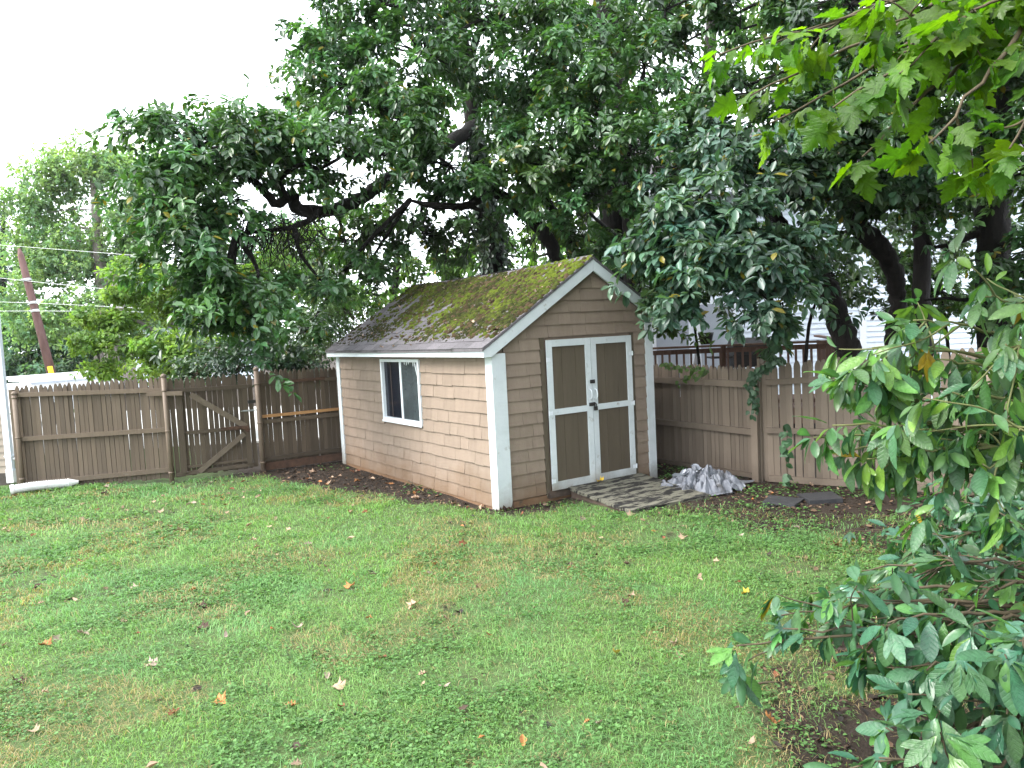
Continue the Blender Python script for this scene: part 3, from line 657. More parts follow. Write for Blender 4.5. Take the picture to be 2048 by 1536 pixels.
# section behind the shed
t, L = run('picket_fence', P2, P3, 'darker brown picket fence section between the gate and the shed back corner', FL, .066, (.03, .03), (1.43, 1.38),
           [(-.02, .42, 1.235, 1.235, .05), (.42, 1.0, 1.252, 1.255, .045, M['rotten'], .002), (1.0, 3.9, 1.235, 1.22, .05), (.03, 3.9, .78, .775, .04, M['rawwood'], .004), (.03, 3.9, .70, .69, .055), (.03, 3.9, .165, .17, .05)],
           gapw=.0035, gaps={12: -.008, 13: .006})
pipe_post(t, .0, -.075, 1.455, r=.036); pipe_post(t, 2.3, -.075, 1.42)
MB().box(.03, 1.5, -.02, .0, .0, .11).build('kick_board', M['rotten'], t)
# right side runs
Q0 = (2.93, 4.40); Q1 = (2.965, -.93); Q2 = (3.58, -3.12); Q3 = (4.35, -5.6)
t, L = run('picket_fence', Q0, Q1, 'taupe picket fence section straight behind the tarp and the shed', FR, .060, (.0, .0), (1.30, 1.285),
           [(-.0, 5.28, 1.13, 1.08, .075), (.0, 5.28, .585, .535, .07), (.0, 5.28, .055, .03, .05)], gapw=.0025)
for xx in (2.4, 5.31):
    MB().box(xx - .045, xx + .045, -.085, -.0425, -.1, 1.26).build('post', FR, t)
MB().box(5.335, 5.365, -.03, .05, -.1, 1.37).build('post', FR, t)
t, L = run('picket_fence', Q1, Q2, 'taupe picket fence section with loose and missing pickets under the leaning trunk', FR, .074, (-.02, .0), (1.31, 1.45),
           [(.08, 2.24, 1.105, 1.245, .065), (.08, 2.24, .565, .615, .06), (.10, 2.24, .02, .075, .07)], lean=.012, gapw=.002, gaps={5: .014, 6: .02, 7: -.004, 13: -.012, 14: .012}, broken={15: .60, 18: .62})
pipe_post(t, 2.24, -.075, 1.36, mat='rustmetal')
t, L = run('picket_fence', Q2, Q3, 'taupe picket fence section almost hidden behind the near sassafras leaves', FR, .074, (.0, .0), (1.45, 1.45),
           [(.02, 2.5, 1.25, 1.25, .065), (.02, 2.5, .62, .62, .06), (.02, 2.5, .08, .08, .06)], gapw=.004)

# ------------------------------------------------------------------ house corner at the left edge, downspout, drain pipe
HC = gnd(24, 968); hd = unit(np.array([-RT[0], -RT[1]]))
hz_ = math.atan2(-hd[1], -hd[0])
t = empty('neighbour_house', (HC[0], HC[1], 0), hz_); tag(t, 'corner of a tan clapboard house at the photo\'s left edge', 'house')
_r = ray(24, 968); _b = (np.array([_r[0], _r[1]]) / np.hypot(_r[0], _r[1]))       # the gable side turns away from the yard
_bx = _b[0] * math.cos(hz_) + _b[1] * math.sin(hz_) - .12; _by = -_b[0] * math.sin(hz_) + _b[1] * math.cos(hz_)
MB().prism([(-6, 0), (-.02, 0), (-.02 + _bx * 5, _by * 5), (-6, _by * 5)], 'z', -.1, 3.3).build('wall', M['housetan'], t)
MB().box(-6, -.025, -.03, -.001, -.1, .165).build('foundation', M['found'], t)
bm_ = MB().add([(-6, 0, 0), (-.018, 0, 0), (-.018, -.022, 0), (-6, -.022, 0), (-6, 0, .1), (-.018, 0, .1), (-.018, -.006, .1), (-6, -.006, .1)], [(0, 1, 2, 3), (3, 2, 6, 7), (4, 7, 6, 5), (1, 5, 6, 2), (0, 3, 7, 4)]).mesh('siding_board', M['housetan'])
for i in range(31):
    o = bpy.data.objects.new('siding_board', bm_); o.location = (0, -.001, .166 + i * .0985); link(o, t)
MB().box(-.075, -.0185, -.012, .0, 3.25, 3.4).build('roof_edge', M['spout'], t)
dsp = empty('downspout', (HC[0], HC[1], 0), hz_); tag(dsp, 'pale grey downspout on the tan house corner beside the brown fence', 'downspout')
MB().box(-.012, .072, -.075, -.012, .17, 3.3).build('pipe', M['spout'], dsp)
MB().box(-.020, .080, -.082, -.006, .03, .20).build('adapter', M['pipe'], dsp)
for zz in (.20, .40): MB().box(-.022, .082, -.084, -.004, zz, zz + .02).build('strap', M['spout'], dsp)
MB().tube([(.03, -.02, .36), (.14, -.02, .365)], .022, 8).build('spigot', M['pipe'], dsp, True)
A = gnd(22, 990); B = gnd(158, 973); A[2] = .065; B[2] = .075
nn = 57; PP = np.array([A + (B - A) * f + np.array([0, 0, .010 * math.sin(f * 5)]) for f in np.linspace(0, 1, nn)])
Rr = np.array([.057 + .009 * (1 if i % 2 else -1) for i in range(nn)]); Rr[:4] = .068; Rr[-9:] = np.linspace(.058, .022, 9)
dp = MB().tube(PP, Rr, 14, cap=False).build('drain_pipe', M['pipe'], None, True); tag(dp, 'white corrugated drain pipe lying on the grass below the fence', 'pipe')
MB().tube(PP[:12] , .050, 14, cap=False).build('inner_sleeve', M['pipe'], dp, True)

# ------------------------------------------------------------------ neighbour's pale house and deck beyond the right fence
dh = unit(np.array([RT[0], RT[1]])); W0 = at(1270, 700, 15.6); rzn = math.atan2(dh[1], dh[0])
t = empty('pale_house', (W0[0], W0[1], 0), rzn); tag(t, 'pale blue clapboard house behind the trees on the right', 'house')
MB().box(0, 12, .0, 7, -.2, 4.3).build('wall', M['nsiding'], t)
bm_ = MB().add([(0, 0, 0), (12, 0, 0), (12, -.02, 0), (0, -.02, 0), (0, 0, .11), (12, 0, .11), (12, -.004, .11), (0, -.004, .11)], [(0, 1, 2, 3), (3, 2, 6, 7), (4, 7, 6, 5), (1, 5, 6, 2), (0, 3, 7, 4)]).mesh('siding_board', M['nsiding'])
for i in range(40):
    o = bpy.data.objects.new('siding_board', bm_); o.location = (0, -.001, -.1 + i * .11); link(o, t)
for x in (-.02, 4.55, 9.8):
    MB().box(x, x + .13, -.035, -.0005, -.1, 4.3).build('trim_board', M['ntrim'], t)
for x in (.35, 1.25):
    d = MB().box(x, x + .82, -.045, -.022, .3, 2.25).build('patio_door', M['ntrim'], t)
    MB().box(x + .08, x + .74, -.052, -.046, .42, 2.15).build('pane', M['roofgrey'], d)
MB().prism([(-.4, 4.3), (12.4, 4.3), (12.4, 4.45), (-.4, 4.45)], 'y', -.4, 7.4).build('eave', M['ntrim'], t)
MB().add([(-.4, -.4, 4.451), (12.4, -.4, 4.451), (12.4, 3.5, 6.4), (-.4, 3.5, 6.4), (12.4, 7.4, 4.451), (-.4, 7.4, 4.451)], [(0, 1, 2, 3), (3, 2, 4, 5), (0, 3, 5), (1, 4, 2)]).build('roof', M['roofsh'], t)
D0 = at(1262, 702, 13.1); D1 = at(1672, 684, 12.3)
t = empty('wooden_deck', (D0[0], D0[1], 0), math.atan2(D1[1] - D0[1], D1[0] - D0[0])); tag(t, 'brown wooden deck with baluster railing in front of the pale house', 'deck')
DL = float(np.hypot(*(D1 - D0)[:2])); ZT = 1.38
for i in range(16): MB().box(-.1, DL + .02, .0 + i * .145, .14 + i * .145, .30, .335).build('deck_board', M['deck'], t)
MB().box(-.1, DL + .03, -.03, -.002, .08, .32).build('rim_board', M['deck'], t)
MB().box(-.1, DL + .05, -.05, .09, ZT, ZT + .035).build('top_rail', M['deck'], t)
MB().box(-.1, DL, .01, .05, ZT - .10, ZT - .02).build('rail', M['deck'], t)
MB().box(-.1, DL, .01, .05, .42, .48).build('rail', M['deck'], t)
bal = MB().box(-.018, .018, -.03, .006, .38, ZT - .022).mesh('baluster', M['deck'])
i = 0; x = .05
while x < DL - .05:
    o = bpy.data.objects.new('baluster', bal); o.location = (x, 0, 0); link(o, t); x += .118
for x in (.0, 1.52, DL): MB().box(x - .045, x + .045, .051, .141, -.1, ZT - .001).build('post', M['deck'], t)
MB().box(DL - .05, DL + .05, .09, 2.2, ZT + .036, ZT + .07).build('top_rail', M['deck'], t)
for i in range(15):
    o = bpy.data.objects.new('baluster', bal); o.location = (DL - .0, .25 + i * .13, 0.0); link(o, t)
def local_pt(px, py, dep): p = at(px, py, dep); return p
# things on the deck
P = at(1310, 712, 13.9); z0 = .336
t = empty('patio_chair', (P[0], P[1], z0), rzn + .4); tag(t, 'grey metal patio chair on the deck near the shed roof end', 'chair')
MB().box(-.24, .24, -.22, .22, .42, .44).build('seat', M['steel'], t)
MB().prism([(.22, .44), (.26, .44), (.34, .95), (.30, .95)], 'x', -.24, .24).build('backrest', M['steel'], t)
for sx_ in (-.22, .22):
    MB().tube([(sx_, -.2, 0), (sx_, -.2, .62), (sx_, .24, .64)], .012, 6).build('armrest', M['steel'], t)
    for sy_ in (-.2, .2): MB().tube([(sx_ * .98, sy_, 0), (sx_ * .98, sy_, .43)], .011, 6).build('leg', M['steel'], t)
P = at(1378, 712, 13.5)
t = empty('folding_chair', (P[0], P[1], z0), rzn); tag(t, 'white folded chair leaning on the deck railing', 'chair')
MB().prism([(-.12, 0), (-.06, 0), (.16, .92), (.10, .92)], 'y', -.05, -.02).build('back_panel', M['ntrim'], t)
MB().prism([(.10, 0), (.14, 0), (.10, .75), (.06, .75)], 'y', .0, .03).build('leg', M['ntrim'], t)
P = at(1412, 690, 13.3)
t = empty('planter', (P[0], P[1], ZT + .036)); tag(t, 'black flower pot on the deck railing', 'planter')
MB().tube([(0, 0, 0), (0, 0, .16), (0, 0, .20)], [.09, .13, .14], 12).build('pot', M['black'], t, True)
P = at(1498, 690, 13.9)
t = empty('barbecue_grill', (P[0], P[1], z0), rzn); tag(t, 'black barbecue grill standing on the deck behind the leaves', 'grill')
MB().box(-.35, .35, -.22, .22, .62, .85).build('firebox', M['black'], t)
MB().prism([(-.22, .851), (.22, .851), (.20, 1.02), (.08, 1.14), (-.10, 1.14), (-.20, 1.02)], 'x', -.34, .34).build('lid', M['black'], t)
for sx_ in (-.3, .3):
    for sy_ in (-.18, .18): MB().box(sx_ - .02, sx_ + .02, sy_ - .02, sy_ + .02, 0, .619).build('leg', M['black'], t)
MB().box(-.72, -.36, -.2, .2, .80, .83).build('side_shelf', M['black'], t)

# ------------------------------------------------------------------ pole, wires, trailer, far roof
dep = 26.0
Pt = at(38, 497, dep); Pb = at(112, 782, dep); dv = unit(Pb - Pt); Pg = Pt + dv * ((Pt[2] + .3) / -dv[2])
t = empty('utility_pole', (Pg[0], Pg[1], 0)); tag(t, 'leaning dark brown utility pole behind the left fence', 'pole')
def loc(p): return np.array(p) - np.array([Pg[0], Pg[1], 0])
MB().tube([loc(Pg), loc(Pt + dv * .9), loc(Pt + dv * .25), loc(Pt)], [.155, .115, .10, .04], 12).build('post', M['pole'], t, True)
for py, dx in ((606, 0), (622, 0), (560, 0)):
    f = (py - 497) / (782 - 497); c0 = loc(Pt + (Pb - Pt) * f)
    mb = MB(); mb.tube([c0 - dv * .04, c0 + dv * .04], .135, 10); mb.beam(c0 - FW * .13 + RT * -.12, c0 - FW * .13 + RT * .16, .05, .05); mb.build('bracket', M['steel'], t)
c0 = loc(at(107, 762, dep - .3)); MB().tube([c0, c0 - dv * .05, c0 - dv * .5], [.02, .075, .08], 8).build('guy_marker', M['yellow'], t)
for nm, (a, b, c) in (('topmost thin wire running from the leaning pole top', ((-300, 470, 26), (40, 493, 25.9), (700, 545, 22))), ('second thin wire down, crossing the pale trees beside the pole', ((-300, 520, 26), (55, 562, 25.85), (700, 625, 22))),
                      ('third thin wire from the upper pole bracket', ((-300, 600, 26), (64, 606, 25.8), (700, 640, 22))), ('lowest thin wire from the lower pole bracket', ((-300, 628, 26), (66, 622, 25.75), (700, 630, 22)))):
    o = MB().tube(spline([at(*a), at(*b), at(*c)], 8), .007, 5).build('utility_wire', M['steel'], None, True); tag(o, nm, 'wire')
dv4 = [at(-500, 790, 13.6), at(640, 790, 14.2), at(640, 790, 21.5), at(-500, 790, 25)]  # pale ground added so the gaps between the left pickets read bright
dw = MB().add([(p[0], p[1], .02) for p in dv4] + [(p[0], p[1], -.1) for p in dv4], [(0, 1, 2, 3), (0, 4, 5, 1), (1, 5, 6, 2), (2, 6, 7, 3), (3, 7, 4, 0)]).build('gap_brightener', M['gappale']); tag(dw, kind='structure')
E0 = at(62, 757, 19.0); E1 = at(240, 744, 21.0); dd = E1 - E0
t = empty('cargo_trailer', (E0[0], E0[1], 0), math.atan2(dd[1], dd[0])); tag(t, 'long low white trailer whose roof shows above the left fence', 'trailer')
TL = float(np.hypot(*dd[:2]))
MB().box(0, TL, 0, 1.5, .35, 1.10).build('body', M['lowroof'], t)
for i in range(3): MB().box(-.04, TL + .02, -.03 + .52 * i, .46 + .52 * i, 1.105 + .05 * i, 1.16 + .055 * i).build('roof_panel', M['lowroof'], t)
MB().box(-.045, TL + .03, -.04, -.031, 1.07, 1.12).build('roof_edge', M['roofgrey'], t)
for x in (.6, TL - .6): MB().tube([(x, -.06, .3), (x, .1, .3)], .30, 14).build('wheel', M['black'], t, True)
F0 = at(268, 694, 36); 
t = empty('far_house', (F0[0], F0[1], 0), rzn); tag(t, 'far grey roofed house glimpsed through the yellow-green tree', 'house')
MB().box(0, 4.5, 0, 4, -.2, 1.9).build('wall', M['nsiding'], t)
MB().add([(-.3, -.3, 1.85), (4.8, -.3, 1.85), (4.8, 2, 3.0), (-.3, 2, 3.0), (4.8, 4.3, 1.85), (-.3, 4.3, 1.85)], [(0, 1, 2, 3), (3, 2, 4, 5), (0, 3, 5), (1, 4, 2), (0, 5, 4, 1)]).build('roof', M['roofgrey'], t)

# ------------------------------------------------------------------ trees
def rvec(n): return unit(rng.normal(size=(n, 3)))
DOWN = np.array([0, 0, -1.0])
def clump_leaves(Cc, rc, ntuft, nleaf, Lm, aspect, base, var, droop, kind='oval', yel=.02, flat=1.0, spread=1.0, spray=None):
    """leaf tufts round each clump centre; every tuft is a whorl at a twig end"""
    m = len(Cc); cid = np.repeat(np.arange(m), ntuft); n = len(cid)
    o = rvec(n); o[:, 2] = o[:, 2] * .8 + .12; o = unit(o)
    rr = rc[cid][:, None] * (.35 + .65 * rng.random((n, 1)) ** .5)
    off = o * rr; off[:, 2] *= flat
    T = Cc[cid] + off
    if spray is not None:        # tufts strung along an arching, drooping twig that leaves the limb
        tt = rng.random((n, 1)); ln = (rc * 2.1 * (.6 + .8 * rng.random(m)))[cid][:, None]
        sd = spray[cid]; T = Cc[cid] + sd * ln * (tt - .25) + DOWN * ln * (.50 * tt * tt + .04) + off * (.20 + .28 * tt)
        o = unit(o * .7 + sd * .8 + np.array([0, 0, .15]))
    cb = (1 + var * (rng.random((m, 1)) - .5) * 1.6)[cid] * (1 + var * (rng.random((n, 1)) - .5))
    hue = (rng.random((m, 1)) - .5)[cid] * .5 + (rng.random((n, 1)) - .5) * .5
    tid = np.repeat(np.arange(n), nleaf); k = len(tid)
    od = o[tid]; a = rvec(k); rad = unit(a - od * (a * od).sum(1, keepdims=True))
    D = od * .45 + rad * spread * .85 + DOWN * (droop * (.5 + rng.random((k, 1))))
    N = unit(np.array([0, 0, 1.0]) * .75 + od * .45 + rvec(k) * .40)
    L = Lm * (.55 + .75 * rng.random(k)); W = L * aspect * (.8 + .4 * rng.random(k))
    P = T[tid] + unit(D) * (L * .18)[:, None]
    col = np.array(base)[None] * cb[tid] * (.8 + .4 * rng.random((k, 1)))
    hh = hue[tid]; col = col * np.concatenate([1 + .45 * hh, 1 + .10 * hh, 1 - .35 * hh], 1)
    y = rng.random(k) < yel; col[y] = np.array([.20, .17, .02]) * (.6 + .6 * rng.random((y.sum(), 1)))
    return leaves(P, D, N, L, W, np.clip(col, .002, 1), kind)
def tree(name, label, trunks, blobs, rc=.36, ntuft=20, nleaf=7, Lm=.115, aspect=.46, base=(.034, .075, .028), var=.55, droop=.55, mat='leaf', bark='bark', kind='oval', yel=.015, flat=1.0, twigs=True, root=None, cat='tree', wob=.10, shell=.45, group=None, dens=1.15, sprays=True):
    paths = []
    for tr, rad in trunks:
        W3 = np.array([at(*p) for p in tr]); Q = spline(W3, 6); rr = np.interp(np.linspace(0, 1, len(Q)), np.linspace(0, 1, len(rad)), rad)
        if len(tr) > 2: Q[1:-1] += (rng.random((len(Q) - 2, 3)) - .5) * rr[1:-1, None] * .35
        paths.append((Q, rr))
    b0 = paths[0][0][0] if paths else at(*root)
    t = empty(name, (b0[0], b0[1], 0)); tag(t, label, cat, group); O = np.array([b0[0], b0[1], 0])
    for i, (Q, rr) in enumerate(paths):
        MB().tube(Q - O, rr, 10, wob=wob).build('trunk' if i == 0 else 'limb', M[bark], t, True)
    anchors = np.concatenate([q[len(q) // 3:] for q, _ in paths]) if paths else None
    CC, RC, SP = [], [], []; tw = MB()
    for (px, py, dep, rx, ry, rd, nclump) in blobs:
        c = at(px, py, dep); nclump = max(2, int(nclump * dens)); v = rvec(nclump) * (shell + (1 - shell) * rng.random((nclump, 1))) * np.array([[1, 1, 1]])
        pc = c + (RT[None] * v[:, :1] * rx + FW[None] * v[:, 1:2] * rd) + np.array([[0, 0, 1]]) * v[:, 2:] * ry
        CC.append(pc); RC.append(rc * (.7 + .6 * rng.random(nclump)))
        so_ = (RT[None] * v[:, :1] + FW[None] * v[:, 1:2]) + np.array([[0, 0, .25]]) + rvec(nclump) * .45; SP.append(unit(so_))
        if twigs:
            if anchors is not None:
                a = anchors[np.argmin(((anchors - c) ** 2).sum(1))]
                mid = (a + c) / 2 + np.array([0, 0, .12]) + (rng.random(3) - .5) * .3
                tw.tube(spline([a, mid, c], 4) - O, np.linspace(.04, .016, 9), 6)
            for p in pc:
                mid = (p + c) / 2 + (rng.random(3) - .5) * .25
                tw.tube(spline([c, mid, p], 3) - O, np.linspace(.014, .004, 7), 4, cap=False)
    CC = np.concatenate(CC); RC = np.concatenate(RC)
    if tw.v: tag(tw.build('branches', M[bark], t, True), kind='stuff')
    V, F, C = clump_leaves(CC, RC, ntuft, nleaf, Lm, aspect, base, var, droop, kind, yel, flat, spray=np.concatenate(SP) if sprays else None)
    o = np_obj('crown', V - O, [F], M[mat], t, col=C); tag(o, kind='stuff')
    return t, paths

SASS = (.048, .116, .036)
# tall double-trunk tree behind the shed
tree('sassafras_tree', 'tall double-trunk tree rising straight behind the shed ridge',
     [([(1222, 690, 14.2), (1226, 500, 14.2), (1222, 330, 14.2), (1226, 150, 14.1), (1212, 0, 14.0), (1205, -300, 13.8)], [.26, .22, .20, .19, .17, .12]),
      ([(1266, 690, 13.9), (1266, 540, 13.9), (1262, 420, 14.0), (1240, 300, 14.1), (1228, 200, 14.15)], [.24, .20, .19, .17, .12]),
      ([(1214, 60, 14.0), (1120, 10, 13.6), (1010, 40, 13.2), (980, -60, 13)], [.08, .07, .05, .03])],
     [(1010, 60, 12.8, 1.1, .9, 1.1, 24), (1120, 130, 12.0, .8, 1.0, .9, 24), (1190, 240, 11.0, .6, .9, .7, 22), (1150, 390, 11, .55, .55, .5, 12), (1290, 130, 11.8, .5, 1.1, .8, 15), (1260, 300, 10.8, .45, .8, .6, 14), (1330, 240, 11, .5, .5, .6, 9),
      (1060, 290, 11.5, .7, .6, .7, 14), (1120, 20, 12, .8, .6, .8, 10), (900, -260, 13.5, 2.5, 1.0, 2, 20), (1200, -250, 13, 2, 1.0, 2, 18), (1330, 470, 11.5, .5, .6, .5, 8), (930, 20, 13, .7, .5, .7, 10), (1060, 180, 12.6, .7, .6, .6, 12), (1230, 60, 13.6, .7, .6, .5, 9), (1330, 330, 12, .5, .5, .5, 8)], base=SASS)
# ivy-clad trunk whose long limb reaches out to the left
TB, pb = tree('sassafras_tree', 'big tree with an ivy-clad trunk and a long limb reaching over the left fence',
     [([(988, 690, 14.6), (985, 500, 14.6), (975, 420, 14.6), (945, 230, 14.4), (935, 130, 14.2), (915, 40, 14.0), (890, -160, 13.8)], [.22, .20, .19, .16, .15, .12, .08]),
      ([(950, 250, 14.3), (880, 300, 13.4), (773, 361, 12.4), (724, 395, 11.9), (666, 420, 11.4), (597, 420, 10.9), (583, 390, 10.7), (553, 408, 10.5), (524, 376, 10.3), (495, 356, 10.2), (456, 342, 10.0), (400, 330, 9.8)], [.13, .12, .105, .095, .09, .085, .08, .06, .05, .045, .035, .02]),
      ([(640, 418, 11.1), (620, 440, 10.9), (580, 455, 10.6), (520, 462, 10.4), (470, 470, 10.2)], [.05, .045, .035, .025, .012]),
      ([(575, 400, 10.6), (560, 360, 10.4), (600, 330, 10.6), (640, 335, 10.8), (690, 310, 11)], [.04, .035, .03, .03, .02]),
      ([(935, 130, 14.2), (960, 60, 13.8), (1010, 20, 13.4), (1030, -60, 13.2)], [.08, .07, .06, .04])],
     [(400, 290, 9.8, .75, .60, .7, 30), (345, 390, 9.5, .34, .65, .5, 20), (410, 490, 9.3, .42, .7, .45, 20), (460, 590, 9.2, .32, .5, .4, 14), (500, 280, 10.2, .7, .45, .7, 22), (630, 290, 10.8, .8, .5, .8, 24),
      (520, 590, 9.8, .38, .2, .4, 6), (640, 560, 10.8, .4, .3, .4, 4), (690, 170, 12, .75, .8, .9, 26), (660, 70, 12.5, .45, .75, .8, 14), (800, 240, 11.5, .9, .8, .9, 32), (850, 110, 12, 1.0, .9, 1.0, 30), (770, 10, 12, .9, .6, .9, 16),
      (900, 330, 11.5, .8, .5, .7, 20), (470, 420, 10.4, .4, .2, .4, 4), (690, 480, 11.5, .4, .25, .4, 4), (455, 640, 9.4, .2, .16, .25, 4)], base=SASS, yel=.012)
# crooked two-stem tree
tree('sassafras_tree', 'crooked two-stem tree arching over the shed roof',
     [([(1118, 690, 12.6), (1112, 520, 12.4), (1090, 470, 12.3), (1050, 430, 12.2), (990, 383, 12.0), (955, 400, 11.8), (930, 412, 11.7), (870, 412, 11.5), (820, 400, 11.4)], [.13, .115, .11, .10, .09, .075, .06, .05, .02]),
      ([(1150, 690, 12.7), (1147, 510, 12.6), (1138, 470, 12.5), (1105, 425, 12.4), (1085, 370, 12.2), (1100, 300, 12)], [.12, .105, .10, .09, .07, .04]),
      ([(985, 385, 12.0), (1000, 350, 11.8), (960, 320, 11.6)], [.05, .04, .02])],
     [(940, 460, 12, .5, .3, .5, 6), (850, 470, 12.2, .6, .32, .5, 8), (760, 470, 12, .5, .35, .5, 8), (1040, 350, 11.4, .5, .4, .5, 10), (1090, 330, 10.8, .45, .5, .5, 12), (730, 540, 11.8, .45, .25, .4, 6), (620, 650, 11.8, .4, .15, .3, 4), (1170, 480, 11.8, .4, .3, .4, 6)], base=(.050, .105, .032), yel=.02)
# trees beyond the right fence
tree('sassafras_tree', 'leaning dark trunk tree just behind the taupe fence, blue-green leaves',
     [([(1706, 760, 9.7), (1692, 690, 9.7), (1672, 620, 9.6), (1640, 560, 9.5), (1600, 500, 9.3), (1560, 450, 9.1), (1530, 400, 9.0)], [.165, .155, .145, .13, .115, .09, .05]),
      ([(1640, 560, 9.5), (1560, 560, 8.9), (1480, 540, 8.4), (1420, 560, 8.2)], [.05, .04, .03, .015])],
     [(1400, 410, 8.3, .50, .36, .5, 18), (1480, 470, 8.0, .50, .36, .5, 20), (1370, 500, 8.2, .34, .34, .4, 13), (1480, 535, 7.8, .40, .26, .4, 13), (1340, 600, 8.6, .2, .16, .3, 4), (1550, 490, 8.2, .34, .30, .45, 10), (1565, 630, 7.7, .14, .10, .2, 4),
      (1540, 340, 8.6, .55, .36, .6, 15), (1430, 290, 9.2, .55, .35, .6, 11), (1345, 340, 9.5, .35, .4, .5, 8)], rc=.30, Lm=.12, base=(.058, .118, .075), droop=.65)
tree('sassafras_tree', 'bent dark trunk tree, second from the pale house corner board',
     [([(1790, 740, 10.0), (1785, 668, 10.0), (1795, 601, 10.0), (1790, 557, 9.9), (1773, 513, 9.8), (1751, 482, 9.7), (1724, 462, 9.6), (1709, 431, 9.5), (1695, 393, 9.4), (1660, 320, 9.2), (1640, 220, 9)], [.10, .095, .105, .11, .115, .12, .12, .11, .10, .08, .04])],
     [(1650, 330, 8.5, .55, .4, .6, 15), (1720, 260, 8.5, .6, .45, .6, 14), (1620, 220, 9, .6, .5, .6, 12), (1800, 330, 8.8, .5, .4, .5, 9)], rc=.32, base=(.055, .115, .055))
tree('sassafras_tree', 'straight slim dark trunk tree between the bent trunk and the thickest trunk',
     [([(1848, 720, 11.0), (1845, 620, 11.0), (1843, 470, 11.0), (1838, 380, 11.0), (1828, 200, 10.8), (1810, 0, 10.6), (1800, -250, 10.5)], [.125, .118, .112, .108, .10, .08, .05])],
     [(1500, 200, 10.2, .7, .45, .8, 13), (1640, 80, 10, .9, .6, 1, 18), (1800, 130, 9.4, .8, .7, .9, 18), (1360, 90, 12.2, .35, .6, .6, 6), (1480, 60, 11.5, .4, .4, .6, 5), (1700, -260, 10, 2.2, .9, 2, 18), (1420, 200, 10.6, .5, .4, .5, 9), (1330, 20, 12, .6, .5, .6, 9), (1560, 20, 10.6, .7, .4, .6, 10), (1700, 10, 10, .8, .4, .6, 12), (1460, 0, 11.5, .5, .25, .5, 5)], base=(.042, .095, .032))
tree('sassafras_tree', 'thickest dark trunk tree at the right, with a bare side branch',
     [([(1995, 720, 9.6), (1988, 570, 9.6), (1990, 380, 9.6), (1985, 100, 9.5), (1978, -250, 9.4)], [.235, .21, .195, .175, .13]),
      ([(1965, 465, 9.6), (1920, 480, 9.7), (1895, 490, 9.8), (1862, 497, 9.9)], [.05, .042, .035, .02]),
      ([(1970, 590, 9.6), (1930, 600, 9.7), (1890, 596, 9.8), (1850, 600, 9.9)], [.03, .025, .02, .012])],
     [(1900, 250, 10.6, .55, .5, .5, 14), (2060, 120, 9.0, .35, .8, .6, 14), (1880, 40, 9, .7, .6, .8, 14), (2080, 330, 8.4, .5, .6, .5, 12), (2000, -200, 9.5, 1.8, .8, 1.6, 14), (2060, 500, 8.6, .35, .5, .5, 10), (1800, 390, 9.4, .6, .3, .5, 12), (1930, 370, 10.8, .6, .35, .5, 12), (1890, 160, 10.6, .7, .6, .6, 14), (1740, 170, 9.2, .7, .5, .6, 14)], base=(.044, .100, .032))
tree('young_tree', 'low leafy saplings filling the gap before the pale house',
     [([(1610, 740, 12.2), (1620, 640, 12.2), (1650, 560, 12.2)], [.03, .025, .012]), ([(1900, 740, 12.2), (1890, 640, 12.2), (1880, 560, 12.2)], [.03, .025, .012]), ([(1400, 740, 12.0), (1390, 660, 12.0), (1380, 600, 12)], [.025, .02, .01])],
     [(1660, 550, 12.0, .9, .42, .5, 18), (1880, 580, 12.0, .8, .45, .5, 14), (1400, 560, 11.7, .5, .25, .4, 8), (1335, 560, 11.7, .35, .35, .4, 7), (1790, 520, 12.2, .7, .35, .5, 10), (1600, 470, 12, .6, .4, .5, 9), (1740, 410, 12.4, .8, .4, .5, 10), (1930, 470, 12.4, .7, .4, .5, 10), (1640, 360, 12.6, .7, .4, .5, 8), (1340, 650, 11.6, .2, .12, .25, 3)], rc=.30, Lm=.11, base=(.058, .120, .030), kind='oval', droop=.4)

# ivy on the trunk behind the shed
def ivy(name, label, trunk_pts, rad, n, L, base, group=None):
    Q = spline(np.array([at(*p) for p in trunk_pts]), 12); b = Q[0]; O = np.array([b[0], b[1], 0])
    t = empty(name, (b[0], b[1], 0)); tag(t, label, 'vine', group)
    i = rng.integers(0, len(Q), n); d = rvec(n); d[:, 2] *= .3; d = unit(d)
    P = Q[i] + d * rad * (.9 + .5 * rng.random((n, 1))) + (rng.random((n, 3)) - .5) * .12
    D = unit(DOWN * .8 + d * .5 + rvec(n) * .5); N = unit(d + np.array([0, 0, .4]) + rvec(n) * .3)
    col = np.array(base) * (.6 + .8 * rng.random((n, 1)))
    V, F, C = leaves(P - O, D, N, L * (.6 + .7 * rng.random(n)), L * .75, col)
    tag(np_obj('foliage', V, [F], M['leaf'], t, col=C), kind='stuff')
    MB().tube(Q - O + np.array([.02, -.02, 0]), .018, 6).build('stem', M['twig'], t, True)
ivy('ivy', 'dark ivy climbing the trunk behind the shed roof', [(990, 640, 14.5), (985, 480, 14.5), (972, 410, 14.4), (950, 270, 14.2)], .22, 2200, .10, (.028, .058, .03))
